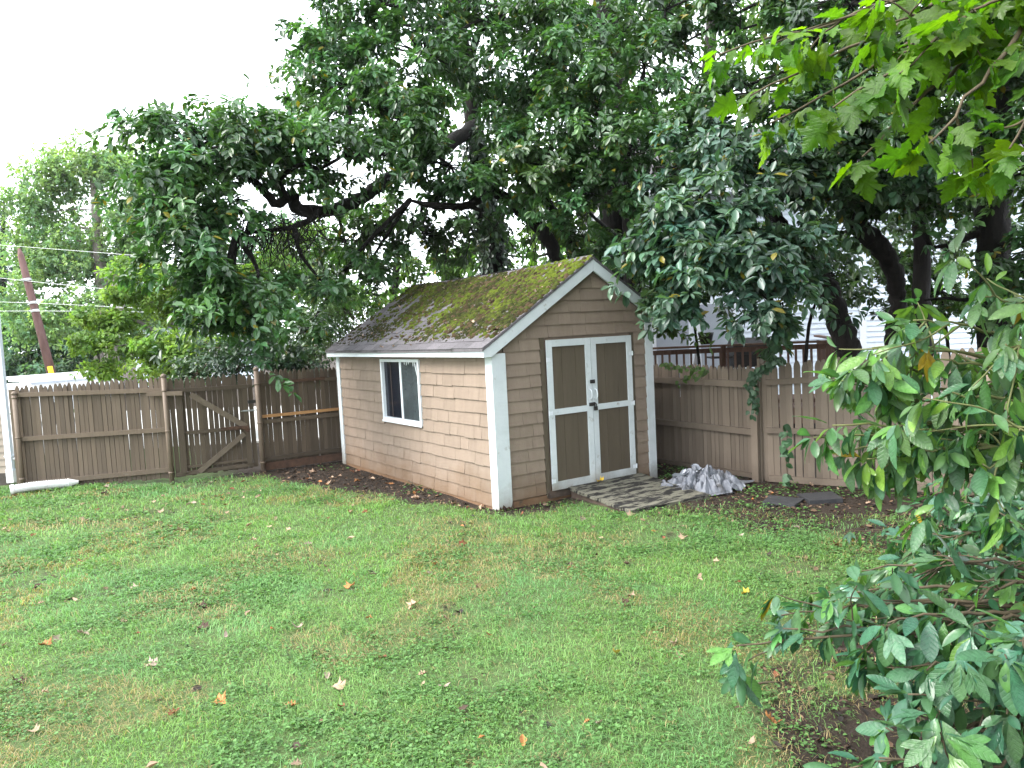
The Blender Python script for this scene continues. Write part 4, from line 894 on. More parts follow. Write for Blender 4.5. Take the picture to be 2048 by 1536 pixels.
# bare tangle of dead twigs under the long limb
O = at(560, 430, 10.5); t = empty('dead_twig_tangle', (O[0], O[1], O[2])); tag(t, 'tangle of bare dead twigs hanging under the long left limb', 'twigs')
mb = MB()
for k in range(170):
    p = at(random.uniform(480, 640), random.uniform(420, 480), random.uniform(10.2, 10.9)) - O; d = unit(np.array([random.gauss(0, .7), random.gauss(0, .7), -random.uniform(.1, 1.2)])); pts = [p]
    for j in range(random.randint(3, 6)):
        d = unit(d + rng.normal(size=3) * .45 + DOWN * .22); pts.append(pts[-1] + d * random.uniform(.08, .20))
    mb.tube(pts, np.linspace(random.uniform(.006, .011), .002, len(pts)), 4, cap=False)
mb.build('twigs', M['bark'], t, True)
mb = MB()
for k in range(60):
    p = at(random.uniform(640, 1120), random.uniform(420, 500), random.uniform(11.2, 12.2)) - O; d = unit(np.array([random.gauss(0, .5), random.gauss(0, .5), -1])); pts = [p]
    for j in range(random.randint(3, 7)):
        d = unit(d + rng.normal(size=3) * .35 + DOWN * .2); pts.append(pts[-1] + d * random.uniform(.10, .2))
    mb.tube(pts, np.linspace(random.uniform(.006, .012), .002, len(pts)), 4, cap=False)
mb.build('hanging_twigs', M['bark'], t, True)

# ---- farther trees
HAZE_PALE = (.195, .30, .15)  # leaf colour lightened to stand in for distant haze and glare
tree('pale_tree', 'large pale green tree far behind the left fence, tallest on that side',
     [([(205, 800, 30), (205, 640, 30), (200, 520, 30), (190, 400, 30), (180, 300, 30)], [.35, .28, .22, .15, .06]), ([(230, 790, 29), (222, 700, 29), (240, 620, 29), (215, 540, 29)], [.30, .26, .2, .1])],
     [(120, 350, 30, 1.5, 1.2, 1.3, 22), (225, 330, 30, 1.6, 1.0, 1.4, 22), (70, 430, 30, 1.0, 1.0, 1.0, 12), (260, 430, 30, 1.6, 1.3, 1.3, 22), (150, 520, 30, 1.9, 1.3, 1.4, 26), (70, 560, 30, 1.2, 1.0, 1.0, 12), (300, 360, 31, 1.0, 1.2, 1.0, 12), (280, 540, 31, 1.3, 1.2, 1.1, 14), (330, 430, 31, .8, 1.2, .8, 10), (60, 640, 30, 1.5, .9, 1.0, 16), (170, 640, 29.5, 1.6, 1.1, 1.0, 20), (270, 640, 30, 1.4, 1.0, 1.0, 16), (110, 470, 31, 1.4, 1.4, 1, 16), (40, 500, 30.5, .9, 1.0, .8, 10)],
     rc=.60, ntuft=30, nleaf=8, Lm=.165, aspect=.5, base=HAZE_PALE, var=.4, droop=.15, mat='leaffar', bark='barkgrey', kind='diamond', yel=.0, twigs=True, sprays=False, dens=1.2, shell=.3)
tree('dark_tree', 'dense dark green trees low beside the utility pole, far behind the fence',
     [([(170, 800, 38), (168, 700, 38), (160, 620, 38)], [.2, .15, .05])],
     [(40, 660, 38, 1.8, 1.4, 1.2, 26), (130, 680, 38, 1.8, 1.3, 1.2, 26), (200, 690, 37, 1.2, 1.4, 1.0, 18), (0, 740, 37, 1.6, .8, 1, 14), (120, 760, 37, 2.0, .5, 1, 14), (330, 620, 38, 2.2, 2, 1.2, 22), (470, 560, 38, 2.6, 2.4, 1.2, 26), (600, 520, 38, 2.2, 2, 1.2, 18)],
     sprays=False, dens=1.4, shell=.2, rc=.75, ntuft=30, nleaf=7, Lm=.26, base=(.095, .17, .10), var=.5, droop=.3, mat='leaffar', bark='barkgrey', kind='diamond', yel=0)
tree('conifer_tree', 'blue-green conifer at the left edge above the downspout',
     [([(0, 800, 42), (5, 560, 42), (8, 400, 42)], [.25, .18, .05])],
     [(0, 430, 42, .6, .6, .6, 7), (5, 480, 42, .9, .7, .8, 10), (-10, 550, 42, 1.3, .8, 1.1, 14), (0, 620, 42, 1.5, .9, 1.2, 16)],
     sprays=False, rc=.6, ntuft=26, nleaf=8, Lm=.22, aspect=.22, base=(.05, .095, .065), droop=.5, mat='leaffar', kind='diamond', yel=0)
tree('yellow_green_tree', 'yellow-green layered tree just behind the brown fence and gate',
     [([(330, 800, 15.2), (350, 690, 15.2), (340, 600, 15.2), (310, 530, 15.2)], [.08, .065, .05, .02]), ([(350, 690, 15.2), (270, 640, 15), (190, 620, 14.8)], [.04, .03, .01]), ([(345, 640, 15.2), (250, 560, 15), (190, 545, 14.9)], [.035, .025, .01])],
     [(310, 545, 15.2, .9, .22, .8, 16), (240, 640, 15, .75, .22, .7, 14), (370, 610, 15.2, .8, .5, .8, 20), (300, 700, 14.8, .9, .38, .8, 20), (400, 700, 14.5, .9, .42, .7, 20), (420, 560, 15.6, .7, .4, .8, 14), (190, 690, 14.6, .40, .10, .4, 6), (250, 590, 15, .6, .14, .6, 8), (200, 745, 14.6, .4, .1, .3, 4), (340, 745, 14.4, 1.0, .15, .5, 10)],
     sprays=False, dens=1.5, shell=.2, rc=.30, ntuft=22, nleaf=8, Lm=.10, aspect=.5, base=(.165, .265, .060), var=.4, droop=.35, mat='leaffar', bark='barkgrey', kind='diamond', flat=.5, yel=.0)
tree('understory_tree', 'bright green trees seen below the canopy behind the shed',
     [([(780, 700, 20), (790, 560, 20), (800, 430, 20)], [.12, .10, .05]), ([(1080, 690, 20), (1070, 540, 20), (1060, 400, 20)], [.12, .10, .05])],
     [(560, 560, 17, 1.1, .8, .8, 18), (640, 480, 19, 1.0, .8, .8, 12), (720, 600, 18, 1.0, .6, .8, 16), (860, 540, 20, 1.1, .6, .8, 12), (960, 500, 19, 1.0, .8, .8, 12), (1060, 440, 19, 1.2, 1.0, .8, 18), (1180, 420, 19, 1.2, 1.4, .8, 20), (760, 420, 21, 1.0, .5, .8, 6), (1300, 480, 18, 1.2, 1.0, .8, 16), (1350, 350, 20, 1.4, 1.2, .8, 10), (1150, 520, 17, .8, .5, .6, 10)],
     rc=.42, ntuft=20, nleaf=7, Lm=.17, base=(.075, .145, .030), var=.5, droop=.4, mat='leaffar', kind='diamond', yel=.02)
tree('backdrop_tree', 'tall dark tree crowns closing the view high behind the shed trees',
     [([(1400, 690, 22), (1400, 400, 22), (1420, 100, 22), (1430, -100, 22)], [.25, .22, .18, .1])],
     [(1150, 60, 20, 1.6, 1.6, 1, 14), (1300, 320, 20, 1.4, 1.2, 1, 14), (1500, 330, 21, 1.4, 1.5, 1, 18), (1620, 180, 21, 1.8, 1.6, 1, 20), (1800, 350, 20, 1.8, 1.4, 1, 20), (1950, 150, 20, 1.8, 1.8, 1, 20), (800, 150, 20, 1.2, 1.2, 1, 8), (950, 220, 20, 1.6, 1.2, 1, 12), (2050, 400, 19, 1.4, 1.4, 1, 14), (1250, 150, 21, 1.0, 1.6, 1, 9), (1300, 0, 17, 1.2, .6, 1, 10), (1540, 20, 16, .8, .6, .8, 9), (1180, 10, 17, .8, .6, .8, 8)],
     rc=.55, ntuft=20, nleaf=7, Lm=.20, base=(.058, .120, .034), var=.5, droop=.45, mat='leaffar', kind='diamond', yel=.01)
def shrub(name, label, blobs, base, Lm=.07, rc=.26, kind='oval', droop=.35, nt=20, aspect=.5, flat=1):
    return tree(name, label, [], blobs, rc=rc, ntuft=nt, nleaf=8, Lm=Lm, base=base, var=.5, droop=droop, kind=kind, aspect=aspect, twigs=True, bark='twig', root=(blobs[0][0], 750, blobs[0][2]), cat='shrub', yel=.0, flat=flat, sprays=False)
shrub('shrub', 'dark green shrub against the back of the gate', [(520, 690, 12.7, .55, .35, .35, 18), (480, 735, 12.5, .5, .18, .3, 10)], (.034, .075, .036))
shrub('shrub', 'mid green shrub left of the dark one, under the hanging leaves', [(430, 705, 12.9, .5, .3, .3, 14), (400, 745, 12.6, .5, .12, .3, 8)], (.050, .10, .042))
shrub('evergreen_shrub', 'bright green feathery evergreen beside the shed back corner', [(645, 560, 13.4, .28, .5, .28, 14), (640, 660, 13.4, .38, .5, .35, 22), (690, 620, 13.8, .3, .7, .3, 16), (600, 715, 13.2, .35, .25, .3, 10)], (.075, .145, .035), Lm=.06, rc=.24, kind='diamond', droop=.9, nt=30, aspect=.3)
shrub('shrub', 'dense green shrub behind the fence between the trailer and the gate', [(610, 740, 12.9, .4, .18, .25, 10), (560, 720, 13.1, .4, .3, .3, 12)], (.040, .085, .040))

# ------------------------------------------------------------------ near plants with leaves one can pick apart
def strip_leaf(ts, hw, ang=0.0, org=(0, 0), ln=1.0, droop=.16, fold=.22, zo=0.0):
    V, F, C = [], [], []; ca, sa_ = math.cos(ang), math.sin(ang)
    for i, (t, h) in enumerate(zip(ts, hw)):
        for s in (1, 0, -1):
            x = t * ln; y = s * h * ln; X = org[0] + x * ca - y * sa_; Yv = org[1] + x * sa_ + y * ca
            V.append((X, Yv, zo - droop * X * X + fold * abs(y) + .012 * math.sin(9 * t + s))); C.append(1.22 if s == 0 else .95)
    for i in range(len(ts) - 1):
        a = 3 * i; F += [(a, a + 3, a + 4, a + 1), (a + 1, a + 4, a + 5, a + 2)]
    return V, F, C
def cat_leaf(parts):
    V, F, C = [], [], []
    for v, f, c in parts: b = len(V); V += v; F += [tuple(b + i for i in q) for q in f]; C += c
    return np.array(V), np.array(F), np.array(C)
TS = [0, .10, .24, .42, .60, .80, .93, 1]; HW = [.006, .060, .138, .200, .212, .160, .075, .004]
HN = [.006, .05, .11, .16, .17, .13, .06, .004]
T_oval = cat_leaf([strip_leaf(TS, HW)])
T_long = cat_leaf([strip_leaf(TS, [h * .78 for h in HW], droop=.3, fold=.3)])
T_mit = cat_leaf([strip_leaf(TS, [h * .85 for h in HW]), strip_leaf(TS, HN, ang=.62, org=(.22, .03), ln=.58, zo=.004)])
T_tri = cat_leaf([strip_leaf(TS, [h * .78 for h in HW]), strip_leaf(TS, HN, ang=.58, org=(.20, .02), ln=.62, zo=.004), strip_leaf(TS, HN, ang=-.58, org=(.20, -.02), ln=.62, zo=.006)])
mh = [(0, 0), (-.05, .13), (-.02, .30), (.02, .45), (.12, .36), (.20, .38), (.24, .27), (.33, .36), (.40, .34), (.52, .56), (.55, .40), (.63, .37), (.53, .20), (.66, .27), (.70, .17), (.80, .19), (.84, .10), (1, 0)]
mo_ = mh + [(x, -y) for x, y in mh[-2:0:-1]]
def maple_t(dr, fo):
    P = [(.30, 0)] + mo_; V = np.array([(x, y, -dr * ((x - .2) ** 2 + y * y) + fo * abs(y) + .02 * math.sin(x * 14 + y * 9)) for x, y in P])
    F = np.array([(0, i + 1, (i + 1) % len(mo_) + 1) for i in range(len(mo_))]); return V, F, np.array([1.1] + [.97] * len(mo_))
T_map = [maple_t(.35, .12), maple_t(.6, .0), maple_t(.2, .3)]
LEAFSETS = {'sass': [T_oval, T_long, T_mit, T_tri], 'maple': T_map}
def near_plant(name, label, stems, setname, matname, Lm, base, n_obj=300, whorl=7, side=(3, 5), sidelen=(.12, .34), droop=.5, along=.075, bark='twig', cat='shrub', stem_r=(.014, .003), yel=.02, weights=(.34, .44, .11, .11), root=None, lvar=.5, bright=.0, nup=.6, pairs=2, whorl_spread=.9):
    tm_ = LEAFSETS[setname]; R0_ = np.array(root if root is not None else at(*stems[0][0])); O = np.array([R0_[0], R0_[1], 0.0])
    t = empty(name, (O[0], O[1], 0)); tag(t, label, cat)
    P, D, N = [], [], []
    wood = MB()
    def put(p, d, nrm): P.append(p); D.append(d); N.append(nrm)
    def whorl_at(p, ax, k):
        for j in range(k):
            a = rvec(1)[0]; rad = unit(a - ax * (a @ ax)); d = unit(ax * .45 + rad * whorl_spread + DOWN * droop * random.uniform(.5, 1.4))
            put(p, d, unit(np.array([0, 0, 1.]) * nup + ax * .3 + rvec(1)[0] * .45))
    def along_twig(Q, f0):
        T = np.gradient(Q, axis=0); seg = np.linalg.norm(np.diff(Q, axis=0), axis=1); s = np.concatenate([[0], np.cumsum(seg)]); x = s[-1] * f0
        while x < s[-1]:
            p = np.array([np.interp(x, s, Q[:, i]) for i in range(3)]); ax = unit(np.array([np.interp(x, s, T[:, i]) for i in range(3)]))
            whorl_at(p, ax, pairs); x += along * random.uniform(.6, 1.4)
        whorl_at(Q[-1], unit(T[-1]), whorl)
    for st in stems:
        Q = spline(np.array([at(*p) for p in st]), 7); Q[1:] += rng.normal(size=(len(Q) - 1, 3)) * .006
        wood.tube(Q - O, np.linspace(stem_r[0], stem_r[1], len(Q)), 6)
        along_twig(Q, .62)
        for k in range(random.randint(*side)):
            i = random.randint(len(Q) // 3, len(Q) - 2); ax = unit(Q[i + 1] - Q[i]); d = unit(ax * .7 + rvec(1)[0] * .8 + np.array([0, 0, -.05])); ln = random.uniform(*sidelen)
            q = [Q[i]]
            for j in range(4): d = unit(d + rng.normal(size=3) * .18 + DOWN * .06); q.append(q[-1] + d * ln / 4)
            q = spline(q, 3); wood.tube(q - O, np.linspace(.0045, .002, len(q)), 5, cap=False); along_twig(q, .35)
    tag(wood.build('stems', M[bark], t, True), kind='stuff')
    P = np.array(P); D = unit(np.array(D)); N = np.array(N); n = len(P)
    S = unit(np.cross(N, D)); N = np.cross(D, S)
    L = Lm * (.55 + .75 * rng.random(n) ** 1.3); pet = L * (.18 if setname == 'sass' else .45)
    Pb = P + D * pet[:, None]
    ti_ = rng.choice(len(tm_), n, p=np.array(weights[:len(tm_)]) / sum(weights[:len(tm_)]))
    hue = rng.random((n, 1)) - .5; col = np.array(base) * (.75 + .5 * rng.random((n, 1))) * np.concatenate([1 + .5 * hue, 1 + .12 * hue, 1 - .4 * hue], 1)
    br = rng.random(n) < bright; col[br] *= np.array([1.7, 1.6, .8])
    yy = rng.random(n) < yel; col[yy] = np.array([.28, .19, .02])
    v = Pb - CAM; dep_ = v @ FW; sx_ = 1024 + FPX * (v @ RT) / np.maximum(dep_, .1); sy_ = 768 - FPX * (v @ UP) / np.maximum(dep_, .1)
    vis = (dep_ > .3) & (sx_ > -60) & (sx_ < 2108) & (sy_ > -60) & (sy_ < 1596)
    order = np.argsort(-(L / np.maximum(dep_, .3)) * vis); pick = [i for i in order[:n_obj] if vis[i]]; rest = np.setdiff1d(np.arange(n), pick)
    meshes = [np_mesh('leaf', T[0], [T[1]], M[matname], col=np.repeat(T[2][:, None], 3, 1), smooth=True) for T in tm_]
    for i in pick:
        o = bpy.data.objects.new('leaf', meshes[ti_[i]]); o.color = (*col[i], 1); link(o, t)
        d, s, nn_ = D[i] * L[i], S[i] * L[i], N[i] * L[i]; p = Pb[i] - O
        o.matrix_local = Matrix(((d[0], s[0], nn_[0], p[0]), (d[1], s[1], nn_[1], p[1]), (d[2], s[2], nn_[2], p[2]), (0, 0, 0, 1)))
    parts = []
    for k, T in enumerate(tm_):
        ii = rest[ti_[rest] == k]
        if not len(ii): continue
        Vt = T[0]; W = Pb[ii][:, None] - O + (D[ii][:, None] * Vt[None, :, :1] + S[ii][:, None] * Vt[None, :, 1:2] + N[ii][:, None] * Vt[None, :, 2:]) * L[ii][:, None, None]
        Fk = (np.arange(len(ii)) * len(Vt))[:, None, None] + T[1][None]
        parts.append((W.reshape(-1, 3), Fk.reshape(-1, T[1].shape[1]), (col[ii][:, None] * T[2][None, :, None]).reshape(-1, 3)))
    if parts:
        V, F, C = join_leaf(parts); tag(np_obj('foliage', V, [F], M[matname], t, col=C, smooth=True), kind='stuff')
    return t, n
SG = (.058, .130, .050)
# sassafras bush at the right: upper sprays
ups = [(1625, 875, 2.75), (1670, 850, 2.7), (1680, 765, 2.8), (1720, 740, 2.8), (1750, 690, 2.75), (1830, 640, 2.7), (1690, 900, 2.75), (1960, 590, 2.6), (1730, 920, 2.7), (1840, 900, 2.6), (1900, 790, 2.6), (2010, 690, 2.5), (2030, 860, 2.4), (1960, 930, 2.5), (1800, 800, 2.8), (1880, 720, 2.7), (1780, 860, 2.65), (2040, 600, 2.5)]
stems = []
for (x, y, d) in ups:
    stems.append([(2300, 1000 + (y - 800) * .1, 2.9), (2150, y + (1000 - y) * .35 + random.uniform(-30, 30), 2.8), ((x + 2150) / 2, y + (1000 - y) * .10 - 10, d + .03), (x, y, d)])
_, n1 = near_plant('sassafras_bush', 'leafy sassafras spray reaching in front of the taupe fence at the right', stems, 'sass', 'leafnear', .102, SG, bright=.30, root=at(2300, 1010, 2.9), bark='twiggreen', along=.06, whorl=6, side=(3, 4), droop=.95, yel=.006)
lows = [(1475, 1285, 3.0), (1570, 1262, 2.95), (1620, 1190, 3.3), (1720, 1140, 3.5), (1690, 1215, 3.0), (1560, 1225, 3.1), (1770, 1240, 2.7), (1730, 1340, 2.8), (1820, 1390, 2.6), (1880, 1470, 2.5), (1770, 1460, 2.7), (1920, 1310, 2.45), (2010, 1420, 2.4), (1960, 1180, 2.7), (1840, 1140, 3.2), (1940, 1250, 2.6), (1760, 1520, 2.55), (1850, 1330, 2.6), (2030, 1130, 2.8), (1900, 1540, 2.4), (2040, 1280, 2.4)]
stems = []
for (x, y, d) in lows:
    stems.append([(2320, 1300 + (y - 1250) * .2, 2.8), (2140, (y + 1270) / 2 - 20, 2.7), ((x + 2140) / 2, y - 15, (d + 2.7) / 2), (x, y, d)])
_, n2 = near_plant('sassafras_bush', 'low sassafras bush with lobed leaves at the bottom right of the lawn', stems, 'sass', 'leafnear', .112, (.050, .125, .060), bright=.16, root=at(2320, 1330, 2.8), bark='twig', along=.07, whorl=6, side=(3, 4), weights=(.34, .26, .2, .20), droop=.8, yel=.006)
mids = [(1830, 1010, 4.6), (1890, 960, 4.4), (1950, 1010, 4.2), (1880, 1080, 4.3), (1820, 1090, 4.6), (1990, 1060, 4.0), (2030, 980, 4.0), (1930, 1130, 4.0), (1780, 1060, 4.9), (1990, 1140, 3.8), (2040, 1060, 3.8), (1870, 1180, 4.1)]
stems = [[(2250, 1200, 4.6), (2120, 1100 + (y - 1050) * .5, 4.4), ((x + 2120) / 2, y - 15, d), (x, y, d)] for x, y, d in mids]
_, n3 = near_plant('sassafras_bush', 'smaller-leaved bush between the near sprays and the fence base', stems, 'sass', 'leafnear', .095, (.045, .115, .055), bright=.12, root=at(2250, 1210, 4.6), along=.05, whorl=7, sidelen=(.15, .45), side=(5, 8), droop=.7, yel=.006)
# maple boughs hanging in from the upper right
mtips = [(1490, 190, 2.6), (1440, 110, 2.9), (1540, 250, 2.7), (1670, 215, 2.35), (1600, 60, 2.5), (1720, 310, 2.4), (1860, 290, 2.2), (1820, 110, 2.3), (2020, 300, 2.1), (1930, 40, 2.2), (1760, 60, 2.4)]
stems = [[(2420, -420, 3.0), (2150 + (x - 1700) * .2, -200 + (y - 150) * .3, 2.6), ((x + 2150) / 2 + 30, y / 2 - 75, d), (x, y, d)] for x, y, d in mtips]
MT = empty
t_m, n4 = near_plant('maple_tree', 'maple boughs with large bright toothed leaves hanging in at the upper right', stems, 'maple', 'leafmaple',   .088, (.058, .128, .013), bright=.30, root=at(2450, 1000, 3.0), cat='tree', along=.075, whorl=4, droop=.85, side=(2, 3), sidelen=(.1, .22), weights=(.4, .35, .25), yel=.0, stem_r=(.016, .003), nup=.45)
mroot = at(2450, 1000, 3.0); MO = np.array([mroot[0], mroot[1], 0.0])
Qm = spline(np.array([[0, 0, -.2], [.05, .02, 1.5], [-.05, .08, 3.2], [.0, .1, 5.5]]), 6); MB().tube(Qm, np.linspace(.20, .11, len(Qm)), 12, wob=.08).build('trunk', M['bark'], t_m, True)
ca = np.array([at(2420, -420, 3.0) - MO]); MB().tube(spline(np.array([[0, .05, 2.6], (ca[0] + np.array([0, .05, 2.6])) / 2 + np.array([0, 0, .2]), ca[0]]), 6), np.linspace(.07, .02, 13), 8).build('limb', M['bark'], t_m, True)
cm_ = np.array([mroot[0] + 2.8, mroot[1] - .2, 6.0]) + rvec(190) * np.array([3.6, 4.2, 2.2]) * rng.random((190, 1)) ** .4  # crown out of view, enlarged and shifted to shade the door wall
cm_ = cm_[cm_[:, 2] > 4.4]
V, F, C = clump_leaves(cm_, np.full(len(cm_), .55), 22, 6, .15, .8, (.06, .12, .02), .4, .6)
tag(np_obj('crown', V - MO, [F], M['leafmaple'], t_m, col=C), kind='stuff')
print('near leaves', n1, n2, n3, n4)

# ------------------------------------------------------------------ vines on the right fence
def vine(name, label, pts, n, L, base):
    Q = spline(np.array([at(*p) for p in pts]), 10); b = Q[0]; O = np.array([b[0], b[1], 0]); t = empty(name, (b[0], b[1], 0)); tag(t, label, 'vine')
    MB().tube(Q - O, np.linspace(.006, .003, len(Q)), 5).build('stem', M['twig'], t, True)
    hv = strip_leaf([0, .06, .2, .4, .65, .88, 1], [.02, .22, .36, .38, .27, .10, .004], droop=.15, fold=.12); T = cat_leaf([hv])
    me = np_mesh('leaf', T[0], [T[1]], M['leafnear'], col=np.repeat(T[2][:, None], 3, 1), smooth=True)
    tow = unit(CAM - Q.mean(0))
    for k in range(n):
        q = Q[min(len(Q) - 1, int((k + random.random()) / n * len(Q)))]; sd_ = RT * random.choice((-1, 1)); d = unit(DOWN * .8 + sd_ * .6 + rng.normal(size=3) * .3); nn_ = unit(tow * .8 + np.array([0, 0, .5]) + rng.normal(size=3) * .3)
        s = unit(np.cross(nn_, d)); nn_ = np.cross(d, s); l = L * random.uniform(.7, 1.25); p = q - O + rng.normal(size=3) * .025 + tow * .03
        o = bpy.data.objects.new('leaf', me); c = np.array(base) * random.uniform(.7, 1.3); o.color = (*c, 1); link(o, t); d, s, nn_ = d * l, s * l, nn_ * l
        o.matrix_local = Matrix(((d[0], s[0], nn_[0], p[0]), (d[1], s[1], nn_[1], p[1]), (d[2], s[2], nn_[2], p[2]), (0, 0, 0, 1)))
vine('climbing_vine', 'heart-leaved vine on the lower taupe fence among loose pickets', [(1575, 965, 8.2), (1572, 900, 8.2), (1578, 850, 8.2)], 20, .10, (.048, .11, .052))
vine('climbing_vine', 'thick small-leaved vine hanging at the taupe fence post', [(1560, 715, 8.2), (1530, 735, 8.3), (1505, 760, 8.4), (1508, 820, 8.4)], 190, .058, (.034, .075, .038))
vine('climbing_vine', 'vine trailing along the taupe fence top next to the shed', [(1325, 728, 9.7), (1370, 735, 9.4), (1410, 738, 9.1), (1360, 760, 9.4)], 60, .06, (.060, .11, .024))

# ------------------------------------------------------------------ lawn: blades, weeds, litter
def in_yard(x, y):
    ok = ~((x > -.03) & (x < SW + .03) & (y > -.03) & (y < SDP + .05))
    ok &= ~((x > .80) & (x < 2.0) & (y > -1.14) & (y < 0))
    # inside the fences
    def left_of(a, b): return (b[0] - a[0]) * (y - a[1]) - (b[1] - a[1]) * (x - a[0]) < -.03
    for a, b in ((P0, P1), (P1, P2), (P2, P3)): ok &= left_of(a, b) | (x < a[0] - .5) | (x > b[0] + .05)
    ok &= x < np.interp(y, [-5.6, -3.12, -.93, 4.4], [4.35, 3.58, 2.965, 2.93])
    ok &= (x > -5.0)
    return ok
def sample_band(r1, r2, dens, half=.80):
    n = int(dens * half * (r2 * r2 - r1 * r1)); r = np.sqrt(rng.random(n) * (r2 * r2 - r1 * r1) + r1 * r1); a = math.atan2(FW[1], FW[0]) + (rng.random(n) * 2 - 1) * half
    return CAM[0] + r * np.cos(a), CAM[1] + r * np.sin(a), r
GXs, GYs, GR = [], [], []
for r1, r2, dn in ((2.2, 3.2, 9500), (3.2, 4.5, 7500), (4.5, 6.2, 5000), (6.2, 8.5, 3000), (8.5, 14.5, 1500)):
    x, y, r = sample_band(r1, r2, dn); GXs.append(x); GYs.append(y); GR.append(r)
gx, gy, gr = np.concatenate(GXs), np.concatenate(GYs), np.concatenate(GR)
so = soil(gx, gy); patch = fbm(gx * 2.2, gy * 2.2, 31); dry = fbm(gx * 1.3, gy * 1.3, 35); weed = fbm(gx * 1.9, gy * 1.9, 38); hvar = fbm(gx * 6, gy * 6, 39)
k = in_yard(gx, gy) & (rng.random(len(gx)) > so * 1.08) & (rng.random(len(gx)) < .50 + .7 * sstep(.35, .55, patch))
gx, gy, gr, so, patch, dry, weed, hvar = [a[k] for a in (gx, gy, gr, so, patch, dry, weed, hvar)]; n = len(gx)
ht = (.022 + .035 * rng.random(n) ** 1.5) * (.55 + .9 * hvar) * (1 + .25 * (gr > 6)); wd = (.0024 + .0016 * rng.random(n)) * np.clip(gr / 5.0, .85, 2.4)
ang = rng.random(n) * 2 * np.pi; lean = .35 + .95 * rng.random(n) ** .8; comb = fbm(gx * 1.1, gy * 1.1, 33) * 6.28
ang = np.where(rng.random(n) < .5, comb + rng.normal(size=n) * .7, ang)
dirv = np.stack([np.cos(ang), np.sin(ang), np.zeros(n)], -1); sdv = np.stack([-np.sin(ang), np.cos(ang), np.zeros(n)], -1)
Bp = np.stack([gx, gy, gz(gx, gy) - .004], -1); upv = np.array([0, 0, 1.0])
mid = Bp + upv * (ht * .62)[:, None] + dirv * (ht * lean * .45)[:, None]; tip = Bp + upv * (ht * np.clip(1.0 - .45 * lean, .25, 1))[:, None] + dirv * (ht * lean * 1.25)[:, None]
tw_ = sdv * wd[:, None] * .5
V = np.stack([Bp - tw_, Bp + tw_, mid + tw_ * .85, mid - tw_ * .85, tip], 1)
base = np.array([.182, .325, .098]) * (.70 + .6 * rng.random((n, 1))); cool = np.array([.132, .300, .125])
mixf = sstep(.42, .62, fbm(gx * .9, gy * .9, 44))[:, None]; base = base * (1 - mixf * .6) + cool * (.75 + .5 * rng.random((n, 1))) * mixf * .6
straw = rng.random(n) < (.06 + .62 * sstep(.52, .63, dry) + .20 * so); base[straw] = np.array([.33, .26, .13]) * (.6 + .7 * rng.random((straw.sum(), 1)))
F4 = (np.arange(n) * 5)[:, None] + np.array([[0, 1, 2, 3]]); F3 = (np.arange(n) * 5)[:, None] + np.array([[3, 2, 4]])
lg = np_obj('lawn_grass', V.reshape(-1, 3), [F4, F3], M['grass'], col=np.repeat(base, 5, 0)); tag(lg, 'short patchy green lawn grass with dry straw patches', 'grass', kind='stuff'); print('blades', n)
# broad-leaved weeds: clover and ground ivy in drifts
WX, WY, WR = [], [], []
for r1, r2, dn in ((2.2, 4.0, 2000), (4.0, 6.5, 1200), (6.5, 10.0, 650), (10, 13.5, 350)):
    x, y, r = sample_band(r1, r2, dn); WX.append(x); WY.append(y); WR.append(r)
x, y, r = np.concatenate(WX), np.concatenate(WY), np.concatenate(WR)
dr = fbm(x * 1.6, y * 1.6, 51); dr2 = fbm(x * 5, y * 5, 52); fl = sstep(-1.5, -3.2, x) * .09 + sstep(-.9, .6, x - y * .45 - 1.2) * .10
k = in_yard(x, y) & (rng.random(len(x)) < .05 + .95 * sstep(.54, .68, dr * .55 + dr2 * .45 + fl)) & (rng.random(len(x)) < .62) & (rng.random(len(x)) > soil(x, y) * np.where(y < -3.3, .30, .72))
x, y, r = x[k], y[k], r[k]; nl = 5; m = len(x)
sp = .045; xi = np.repeat(x, nl) + rng.normal(size=m * nl) * sp; yi = np.repeat(y, nl) + rng.normal(size=m * nl) * sp; ri = np.repeat(r, nl); n = m * nl
zz = gz(xi, yi) + .006 + .026 * rng.random(n); a = rng.random(n) * 6.283
D = np.stack([np.cos(a), np.sin(a), -.15 + .5 * rng.random(n)], -1); N = unit(np.array([0, 0, 1.0]) + rvec(n) * .45)
L = (.012 + .017 * rng.random(n)) * np.clip(ri / 6, .9, 1.5); col = np.array([.100, .205, .060]) * (.5 + .8 * rng.random((n, 1)))
V, F, C = leaves(np.stack([xi, yi, zz], -1), D, N, L, L * .75, col)
tag(np_obj('lawn_weeds', V, [F], M['grass'], col=C), 'low broad-leaved clover weeds growing through the lawn', 'weeds', kind='stuff'); print('weeds', n)
# leaf litter and bark crumbs on the bare soil
x, y, r = sample_band(3, 13.5, 420); s_ = soil(x, y); k = in_yard(x, y) & (rng.random(len(x)) < s_ * .8 + .004); x, y = x[k], y[k]; n = len(x)
a = rng.random(n) * 6.283; D = np.stack([np.cos(a), np.sin(a), rng.normal(size=n) * .25], -1); N = unit(np.array([0, 0, 1.0]) + rvec(n) * .55)
pal = np.array([[.045, .030, .020], [.085, .055, .035], [.030, .022, .017], [.15, .095, .06], [.02, .016, .014]]); col = pal[rng.integers(0, 5, n)] * (.7 + .6 * rng.random((n, 1)))
L = .02 + .05 * rng.random(n) ** 2
V, F, C = leaves(np.stack([x, y, gz(x, y) + .006 + .012 * rng.random(n)], -1), D, N, L, L * (.3 + .4 * rng.random(n)), col)
tag(np_obj('leaf_litter', V, [F], M['dead'], col=C), 'dark rotting leaf litter and bark bits on the bare soil', 'leaf litter', kind='stuff')

